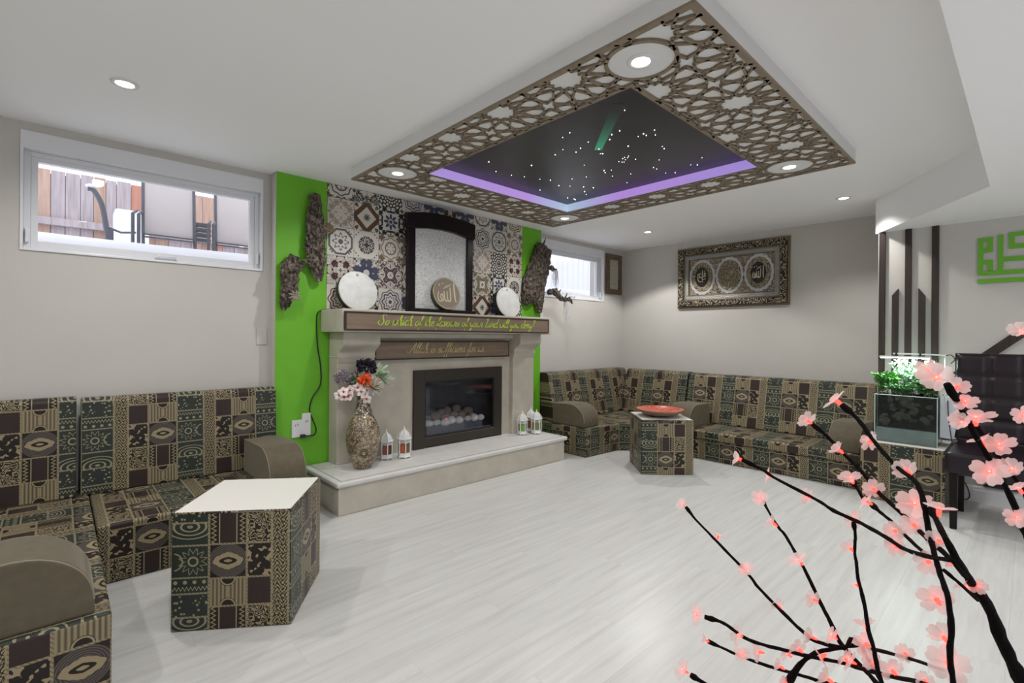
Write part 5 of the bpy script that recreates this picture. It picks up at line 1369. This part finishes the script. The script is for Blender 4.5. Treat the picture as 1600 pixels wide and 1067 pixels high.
for (x, y, dx) in ((4.175, cw1 - 0.035, 0), (4.175, cw0 + 0.035, 0), (4.60, cw1 - 0.035, 0.04), (4.60, cw0 + 0.035, 0.04)):
    h_ = 0.021
    MB().hexa([(x + dx - h_ * .8, y - h_ * .8, 0), (x + dx + h_ * .8, y - h_ * .8, 0), (x + dx + h_ * .8, y + h_ * .8, 0), (x + dx - h_ * .8, y + h_ * .8, 0)], [(x - h_, y - h_, 0.35), (x + h_, y - h_, 0.35), (x + h_, y + h_, 0.35), (x - h_, y + h_, 0.35)]).build('leg', LEGM, chr_)

# ------------------------------------------------------------------ blossom lamp tree in the foreground
BRANCHES = [
 [(1.141, 0.584, 0.781, 0.0032), (1.153, 0.564, 0.752, 0.0035), (1.178, 0.519, 0.702, 0.0038), (1.211, 0.46, 0.635, 0.0041), (1.221, 0.441, 0.608, 0.0044), (1.227, 0.389, 0.568, 0.0046), (1.222, 0.352, 0.548, 0.0048), (1.215, 0.319, 0.54, 0.005), (1.2, 0.265, 0.557, 0.005), (1.174, 0.23, 0.588, 0.0051)],
 [(1.256, 0.446, 0.808, 0.0031), (1.261, 0.431, 0.777, 0.0035), (1.26, 0.41, 0.748, 0.0039), (1.258, 0.394, 0.734, 0.0043), (1.254, 0.36, 0.683, 0.0045), (1.252, 0.346, 0.66, 0.0049), (1.247, 0.319, 0.611, 0.0052), (1.243, 0.3, 0.581, 0.0055), (1.238, 0.28, 0.546, 0.0058), (1.21, 0.237, 0.529, 0.0059), (1.173, 0.204, 0.529, 0.0059), (1.09, 0.144, 0.53, 0.0056)],
 [(1.171, 0.462, 0.916, 0.0037), (1.192, 0.423, 0.896, 0.004), (1.195, 0.399, 0.883, 0.0043), (1.179, 0.312, 0.859, 0.0043), (1.17, 0.278, 0.847, 0.0045), (1.134, 0.223, 0.845, 0.0045), (1.072, 0.174, 0.85, 0.0043), (1.026, 0.144, 0.854, 0.0043), (0.958, 0.109, 0.874, 0.0041), (0.88, 0.07, 0.904, 0.0039)],
 [(1.13, 0.235, 0.846, 0.0031), (1.126, 0.231, 0.823, 0.0033), (1.127, 0.232, 0.789, 0.0035), (1.123, 0.228, 0.77, 0.0037), (1.12, 0.225, 0.744, 0.0039), (1.113, 0.219, 0.728, 0.0041), (1.102, 0.21, 0.7, 0.0043), (1.094, 0.203, 0.664, 0.0044), (1.082, 0.193, 0.642, 0.0046), (1.072, 0.185, 0.612, 0.0047), (1.061, 0.177, 0.597, 0.0048), (1.024, 0.151, 0.561, 0.0048)],
 [(1.164, 0.545, 0.516, 0.0047), (1.185, 0.508, 0.509, 0.0049), (1.207, 0.467, 0.483, 0.0051), (1.228, 0.428, 0.474, 0.0052), (1.229, 0.397, 0.48, 0.0053), (1.219, 0.336, 0.497, 0.0053), (1.204, 0.275, 0.521, 0.0052), (1.174, 0.23, 0.544, 0.0052), (1.095, 0.167, 0.597, 0.0048), (1.01, 0.118, 0.653, 0.0044), (0.921, 0.073, 0.698, 0.004)],
 [(1.217, 0.56, 0.427, 0.0041), (1.235, 0.529, 0.416, 0.0043), (1.257, 0.491, 0.403, 0.0045), (1.285, 0.441, 0.393, 0.0047), (1.28, 0.382, 0.407, 0.0048), (1.272, 0.327, 0.421, 0.0049), (1.242, 0.248, 0.441, 0.0047)],
 [(1.249, 0.386, 0.397, 0.0067), (1.245, 0.358, 0.456, 0.0063), (1.238, 0.325, 0.501, 0.0058), (1.229, 0.286, 0.533, 0.0053), (1.205, 0.242, 0.571, 0.0048), (1.157, 0.199, 0.602, 0.0042), (1.077, 0.143, 0.65, 0.0035), (0.95, 0.086, 0.717, 0.0028)],
 [(1.12, 0.558, 0.388, 0.0046), (1.135, 0.532, 0.375, 0.0054), (1.162, 0.482, 0.353, 0.006), (1.192, 0.355, 0.337, 0.0064)],
 [(1.237, 0.336, 1.009, 0.0043), (1.231, 0.308, 0.989, 0.0045), (1.221, 0.271, 0.956, 0.0047), (1.196, 0.237, 0.933, 0.0048), (1.155, 0.201, 0.907, 0.0048), (1.118, 0.172, 0.896, 0.0048), (1.067, 0.138, 0.886, 0.0047), (1.011, 0.111, 0.883, 0.0046), (0.942, 0.079, 0.885, 0.0044), (0.963, 0.066, 0.859, 0.0046)],
 [(1.175, 0.265, 1.064, 0.0052), (1.154, 0.234, 1.042, 0.0052), (1.112, 0.198, 1.007, 0.005), (1.059, 0.159, 0.981, 0.0048), (1.009, 0.129, 0.974, 0.0046), (0.982, 0.116, 0.96, 0.0045), (0.966, 0.109, 0.933, 0.0045), (0.954, 0.103, 0.909, 0.0045), (0.929, 0.094, 0.886, 0.0045), (0.909, 0.086, 0.868, 0.0045), (0.886, 0.076, 0.849, 0.0044), (0.891, 0.073, 0.805, 0.0045), (0.888, 0.074, 0.775, 0.0046), (0.894, 0.071, 0.733, 0.0047), (0.904, 0.065, 0.676, 0.0048)],
 [(1.197, 0.219, 0.869, 0.0039), (1.175, 0.201, 0.863, 0.0039), (1.151, 0.182, 0.859, 0.0039), (1.132, 0.168, 0.853, 0.0039), (1.068, 0.128, 0.846, 0.0037), (1.032, 0.112, 0.851, 0.0036)],
 [(1.24, 0.261, 0.899, 0.0041), (1.226, 0.247, 0.884, 0.0037), (1.213, 0.234, 0.868, 0.0033)],
 [(0.972, 0.104, 0.943, 0.0039), (0.948, 0.094, 0.932, 0.0049), (0.91, 0.08, 0.919, 0.0057), (0.935, 0.065, 0.876, 0.0068), (0.955, 0.053, 0.847, 0.0079), (0.976, 0.04, 0.817, 0.0091), (1.004, 0.025, 0.757, 0.0103), (1.04, 0.007, 0.696, 0.0116), (1.069, -0.006, 0.629, 0.0129)],
 [(0.909, 0.081, 1.138, 0.004), (0.929, 0.069, 1.106, 0.0043), (0.959, 0.051, 1.055, 0.0047), (0.99, 0.032, 1.008, 0.005), (1.023, 0.016, 0.958, 0.0054), (1.043, 0.007, 0.923, 0.0057), (1.077, -0.01, 0.847, 0.0061), (1.098, -0.02, 0.748, 0.0065), (1.106, -0.024, 0.649, 0.0068)],
 [(0.982, 0.055, 1.073, 0.0028), (1.008, 0.04, 1.041, 0.0031), (1.045, 0.02, 1.0, 0.0034), (1.072, 0.007, 0.969, 0.0036), (1.099, -0.006, 0.907, 0.0039)],
 [(0.914, 0.088, 0.905, 0.0023), (0.893, 0.071, 0.896, 0.0024), (0.915, 0.059, 0.874, 0.0026)],
 [(0.912, 0.084, 0.877, 0.0022), (0.917, 0.067, 0.862, 0.0027), (0.945, 0.05, 0.835, 0.0031)],
]
BLOSSOMS = [
  (1.141, 0.584, 0.781, 1.132, 0.591, 0.791, 0.018), (1.177, 0.521, 0.707, 1.184, 0.521, 0.72, 0.018), (1.21, 0.462, 0.637, 1.197, 0.462, 0.656, 0.021), (1.202, 0.474, 0.908, 1.197, 0.483, 0.911, 0.023),
  (1.228, 0.412, 0.876, 1.224, 0.425, 0.878, 0.022), (1.213, 0.321, 0.85, 1.224, 0.342, 0.849, 0.021), (1.224, 0.435, 0.818, 1.21, 0.437, 0.826, 0.021), (1.227, 0.401, 0.761, 1.229, 0.416, 0.769, 0.021),
  (1.221, 0.351, 0.698, 1.217, 0.357, 0.707, 0.025), (1.227, 0.389, 0.57, 1.235, 0.404, 0.578, 0.02), (1.164, 0.545, 0.516, 1.143, 0.56, 0.525, 0.025), (1.168, 0.537, 0.458, 1.164, 0.545, 0.461, 0.016),
  (1.207, 0.468, 0.484, 1.195, 0.48, 0.491, 0.025), (1.228, 0.428, 0.456, 1.227, 0.445, 0.451, 0.024), (1.207, 0.468, 0.435, 1.194, 0.468, 0.45, 0.019), (1.228, 0.385, 0.439, 1.229, 0.398, 0.441, 0.019),
  (1.149, 0.572, 0.367, 1.135, 0.588, 0.381, 0.027), (1.213, 0.311, 0.628, 1.223, 0.329, 0.625, 0.021), (1.203, 0.274, 0.566, 1.196, 0.288, 0.577, 0.022), (1.216, 0.32, 0.543, 1.218, 0.331, 0.544, 0.023),
  (1.225, 0.371, 0.476, 1.222, 0.38, 0.482, 0.02), (1.22, 0.343, 0.497, 1.23, 0.359, 0.499, 0.023), (1.21, 0.297, 0.525, 1.202, 0.309, 0.514, 0.024), (1.208, 0.287, 0.47, 1.211, 0.299, 0.473, 0.025),
  (1.197, 0.255, 0.534, 1.196, 0.265, 0.539, 0.021), (1.227, 0.376, 0.408, 1.234, 0.388, 0.406, 0.015), (1.136, 0.202, 1.003, 1.143, 0.216, 1.005, 0.021), (1.198, 0.266, 0.961, 1.202, 0.279, 0.969, 0.02),
  (1.192, 0.251, 0.911, 1.189, 0.253, 0.919, 0.024), (1.13, 0.197, 0.91, 1.15, 0.208, 0.913, 0.021), (1.148, 0.211, 0.883, 1.15, 0.221, 0.887, 0.02), (1.036, 0.132, 0.972, 1.057, 0.146, 0.978, 0.023),
  (1.004, 0.117, 0.923, 1.03, 0.131, 0.933, 0.027), (0.943, 0.092, 0.943, 0.948, 0.092, 0.955, 0.021), (1.172, 0.231, 0.834, 1.181, 0.248, 0.836, 0.022), (1.189, 0.246, 0.767, 1.196, 0.256, 0.771, 0.021),
  (1.013, 0.121, 0.894, 1.034, 0.133, 0.896, 0.02), (1.073, 0.155, 0.863, 1.099, 0.168, 0.857, 0.019), (1.063, 0.148, 0.844, 1.077, 0.164, 0.837, 0.019), (0.93, 0.087, 0.907, 0.948, 0.093, 0.906, 0.018),
  (0.953, 0.095, 0.871, 0.983, 0.109, 0.857, 0.019), (0.918, 0.075, 0.883, 0.922, 0.078, 0.884, 0.007), (0.993, 0.031, 0.998, 0.961, 0.041, 1.016, 0.023), (1.029, 0.014, 1.005, 1.016, 0.02, 1.014, 0.019),
  (0.999, 0.028, 1.038, 0.984, 0.032, 1.053, 0.021), (1.037, 0.01, 0.978, 1.036, 0.014, 0.984, 0.016), (1.043, 0.007, 0.93, 1.014, 0.014, 0.945, 0.016), (0.909, 0.08, 1.137, 0.951, 0.097, 1.145, 0.027),
  (0.964, 0.102, 1.148, 0.983, 0.111, 1.156, 0.017), (0.919, 0.075, 1.127, 0.934, 0.071, 1.135, 0.015), (0.935, 0.065, 1.102, 0.923, 0.063, 1.116, 0.016), (0.941, 0.062, 1.079, 0.931, 0.068, 1.085, 0.017),
  (0.954, 0.054, 1.076, 0.948, 0.054, 1.094, 0.024), (0.967, 0.046, 1.05, 0.967, 0.051, 1.058, 0.017), (1.056, 0.001, 1.083, 1.026, 0.008, 1.092, 0.015), (1.047, 0.006, 1.205, 1.031, 0.013, 1.215, 0.016),
  (1.198, 0.271, 1.062, 1.198, 0.285, 1.074, 0.028), (1.214, 0.33, 1.013, 1.223, 0.343, 1.02, 0.023), (1.173, 0.231, 0.703, 1.175, 0.241, 0.711, 0.021), (1.157, 0.216, 0.634, 1.162, 0.22, 0.641, 0.024),
  (1.144, 0.204, 0.61, 1.16, 0.222, 0.604, 0.023), (1.048, 0.137, 0.667, 1.072, 0.148, 0.659, 0.017), (1.19, 0.245, 0.54, 1.186, 0.255, 0.545, 0.024), (1.134, 0.196, 0.582, 1.145, 0.205, 0.581, 0.022),
  (1.083, 0.159, 0.608, 1.095, 0.17, 0.61, 0.023), (0.986, 0.107, 0.668, 1.008, 0.114, 0.661, 0.014), (0.923, 0.084, 0.818, 0.945, 0.096, 0.821, 0.024), (0.915, 0.076, 0.772, 0.93, 0.086, 0.777, 0.021),
  (0.919, 0.074, 0.739, 0.907, 0.077, 0.752, 0.026), (0.942, 0.06, 0.846, 0.943, 0.066, 0.852, 0.014), (0.965, 0.047, 0.841, 0.944, 0.05, 0.856, 0.012),
]
tree = thing('blossom_light_tree', 'black wire branch lamp with glowing pink silicone blossoms in the foreground', 'lamp', (1.05, -0.05, 0))
TWIG = plain('black_wrapped_wire', (0.004, 0.0032, 0.0032), 0.85, bump=0.4, bscale=200.0, Specular_IOR_Level=0.08)
JOIN = Vector((1.02, -0.02, 0.36))
for bi, b in enumerate(BRANCHES):
    pts = [Vector(q[:3]) for q in b]; rr = [q[3] * 0.8 for q in b]
    last = pts[-1]
    if last.z < 0.62: pts += [(last + JOIN) / 2 + Vector((0, 0, -0.03)), JOIN.copy()]; rr += [rr[-1] * 1.1, rr[-1] * 1.25]
    path = smooth_path(pts, 5); rad = []
    for i in range(len(path)):
        t = i / (len(path) - 1) * (len(rr) - 1); a = int(min(t, len(rr) - 2)); rad.append((rr[a] + (rr[a + 1] - rr[a]) * (t - a)) * (1 + 0.22 * noise.noise(path[i] * 45)))
    rad[0] *= 1.5; rad[1] *= 1.7; rad[2] *= 1.7; rad[3] *= 1.3
    MB().tube(path, rad, 8, True, 0.25, 150.0).build('branch', TWIG, tree, smooth=True)
MB().tube(smooth_path([JOIN + Vector((0, 0, 0.02)), (1.03, -0.03, 0.18), (1.03, -0.03, 0.0)], 4), [0.022] * 9, 10, True, 0.15, 60.0).build('trunk', TWIG, tree)
MB().lathe([(0.14, 0.0), (0.14, 0.012), (0.02, 0.03)], 28, (1.03, -0.03, 0.0)).build('base_plate', TWIG, tree)
g = Graph('silicone_petal'); nt = g.nt; g.color((0.78, 0.72, 0.705)); g.set(Roughness=0.5)
tr = g.new('ShaderNodeBsdfTranslucent'); tr.inputs[0].default_value = (0.85, 0.76, 0.74, 1)
mx = g.new('ShaderNodeMixShader'); mx.inputs[0].default_value = 0.55
tp = g.new('ShaderNodeBsdfTransparent'); mx2 = g.new('ShaderNodeMixShader'); mx2.inputs[0].default_value = 0.22
nt.links.new(g.bsdf.outputs[0], mx.inputs[1]); nt.links.new(tr.outputs[0], mx.inputs[2])
nt.links.new(mx.outputs[0], mx2.inputs[1]); nt.links.new(tp.outputs[0], mx2.inputs[2]); nt.links.new(mx2.outputs[0], nt.nodes['Material Output'].inputs[0]); PETAL = g.mat
LED = glow('red_led', (1.0, 0.014, 0.010), 19.0); LEDT = glow('red_led_tip', (1.0, 0.16, 0.11), 6.0, False)
def wide_petal(n=6):
    m = MB(); vs = []
    for i in range(n + 1):
        t = i / n; w = 0.10 + 0.80 * math.sin(PI * min(1, 0.06 + 0.66 * t)) ** 1.2 if t < 0.999 else 0.62
        if i == n: w = 0.45
        for s in (-1, -0.5, 0, 0.5, 1):
            vs.append((t * (1 - 0.07 * (1 - abs(s)) * (i == n)), s * w * 0.5, 0.28 * t * t - 0.02 + 0.10 * s * s * w))
    fs = []
    for i in range(n):
        for s in range(4): a = i * 5 + s; fs.append((a, a + 1, a + 6, a + 5))
    return m.add(vs, fs)
WP = wide_petal()
bl_mesh = []
for var in range(4):
    random.seed(40 + var); m = MB()
    for k in range(5):
        op = math.radians((-28, -40, -18, -50)[var] + random.uniform(-10, 10))
        m.merge(WP, Matrix.Rotation(2 * PI * k / 5 + random.uniform(-.1, .1), 4, 'X') @ Matrix.Translation((0.10, 0, 0.06)) @ Matrix.Rotation(math.radians(-90) - op, 4, 'Y') @ Matrix.Scale(random.uniform(0.88, 1.05), 4))
    bl_mesh.append(m)
proto = {}
random.seed(9)
bulb = MB().lathe([(0.001, -0.45), (0.10, -0.42), (0.15, -0.2), (0.17, 0.0), (0.15, 0.1), (0.08, 0.17), (0.001, 0.18)], 10, cap=False)
tipb = MB().ball((0, 0, 0.20), 0.085, 8, 6)
for i, (bx, by, bz, cx, cy, cz, R_) in enumerate(BLOSSOMS):
    base, c = Vector((bx, by, bz)), Vector((cx, cy, cz))
    d = (c - base).normalized()
    if R_ > 0.0215 and i in (47, 68, 32): d = (d * 0.5 + (Vector((0, 0, 1.2)) - c).normalized()).normalized()
    v = i % 4
    q = d.to_track_quat('X', 'Z')
    if v not in proto:
        proto[v] = (bl_mesh[v].build('blossom', PETAL, tree, smooth=True), bulb.build('led_bulb', LED, tree, smooth=True, M=Matrix.Rotation(PI / 2, 4, 'Y')), tipb.build('led_tip', LEDT, tree, smooth=True, M=Matrix.Rotation(PI / 2, 4, 'Y')))
        for k in proto[v]:
            for vt in k.data.vertices: vt.co += ORIGIN[tree.name]
        bo, lb, lt = proto[v]
    else:
        bo, lb, lt = [k.copy() for k in proto[v]]
        for k in (bo, lb, lt): COL.objects.link(k)
    bo.parent = tree; bo.rotation_mode = 'QUATERNION'; bo.rotation_quaternion = q; bo.location = c - d * R_ * 0.30 - ORIGIN[tree.name]; bo.scale = (R_ * 0.92,) * 3
    for k in (lb, lt):
        k.parent = bo; k.rotation_mode = 'XYZ'; k.location = (0, 0, 0); k.rotation_euler = (0, 0, 0); k.scale = (1, 1, 1)
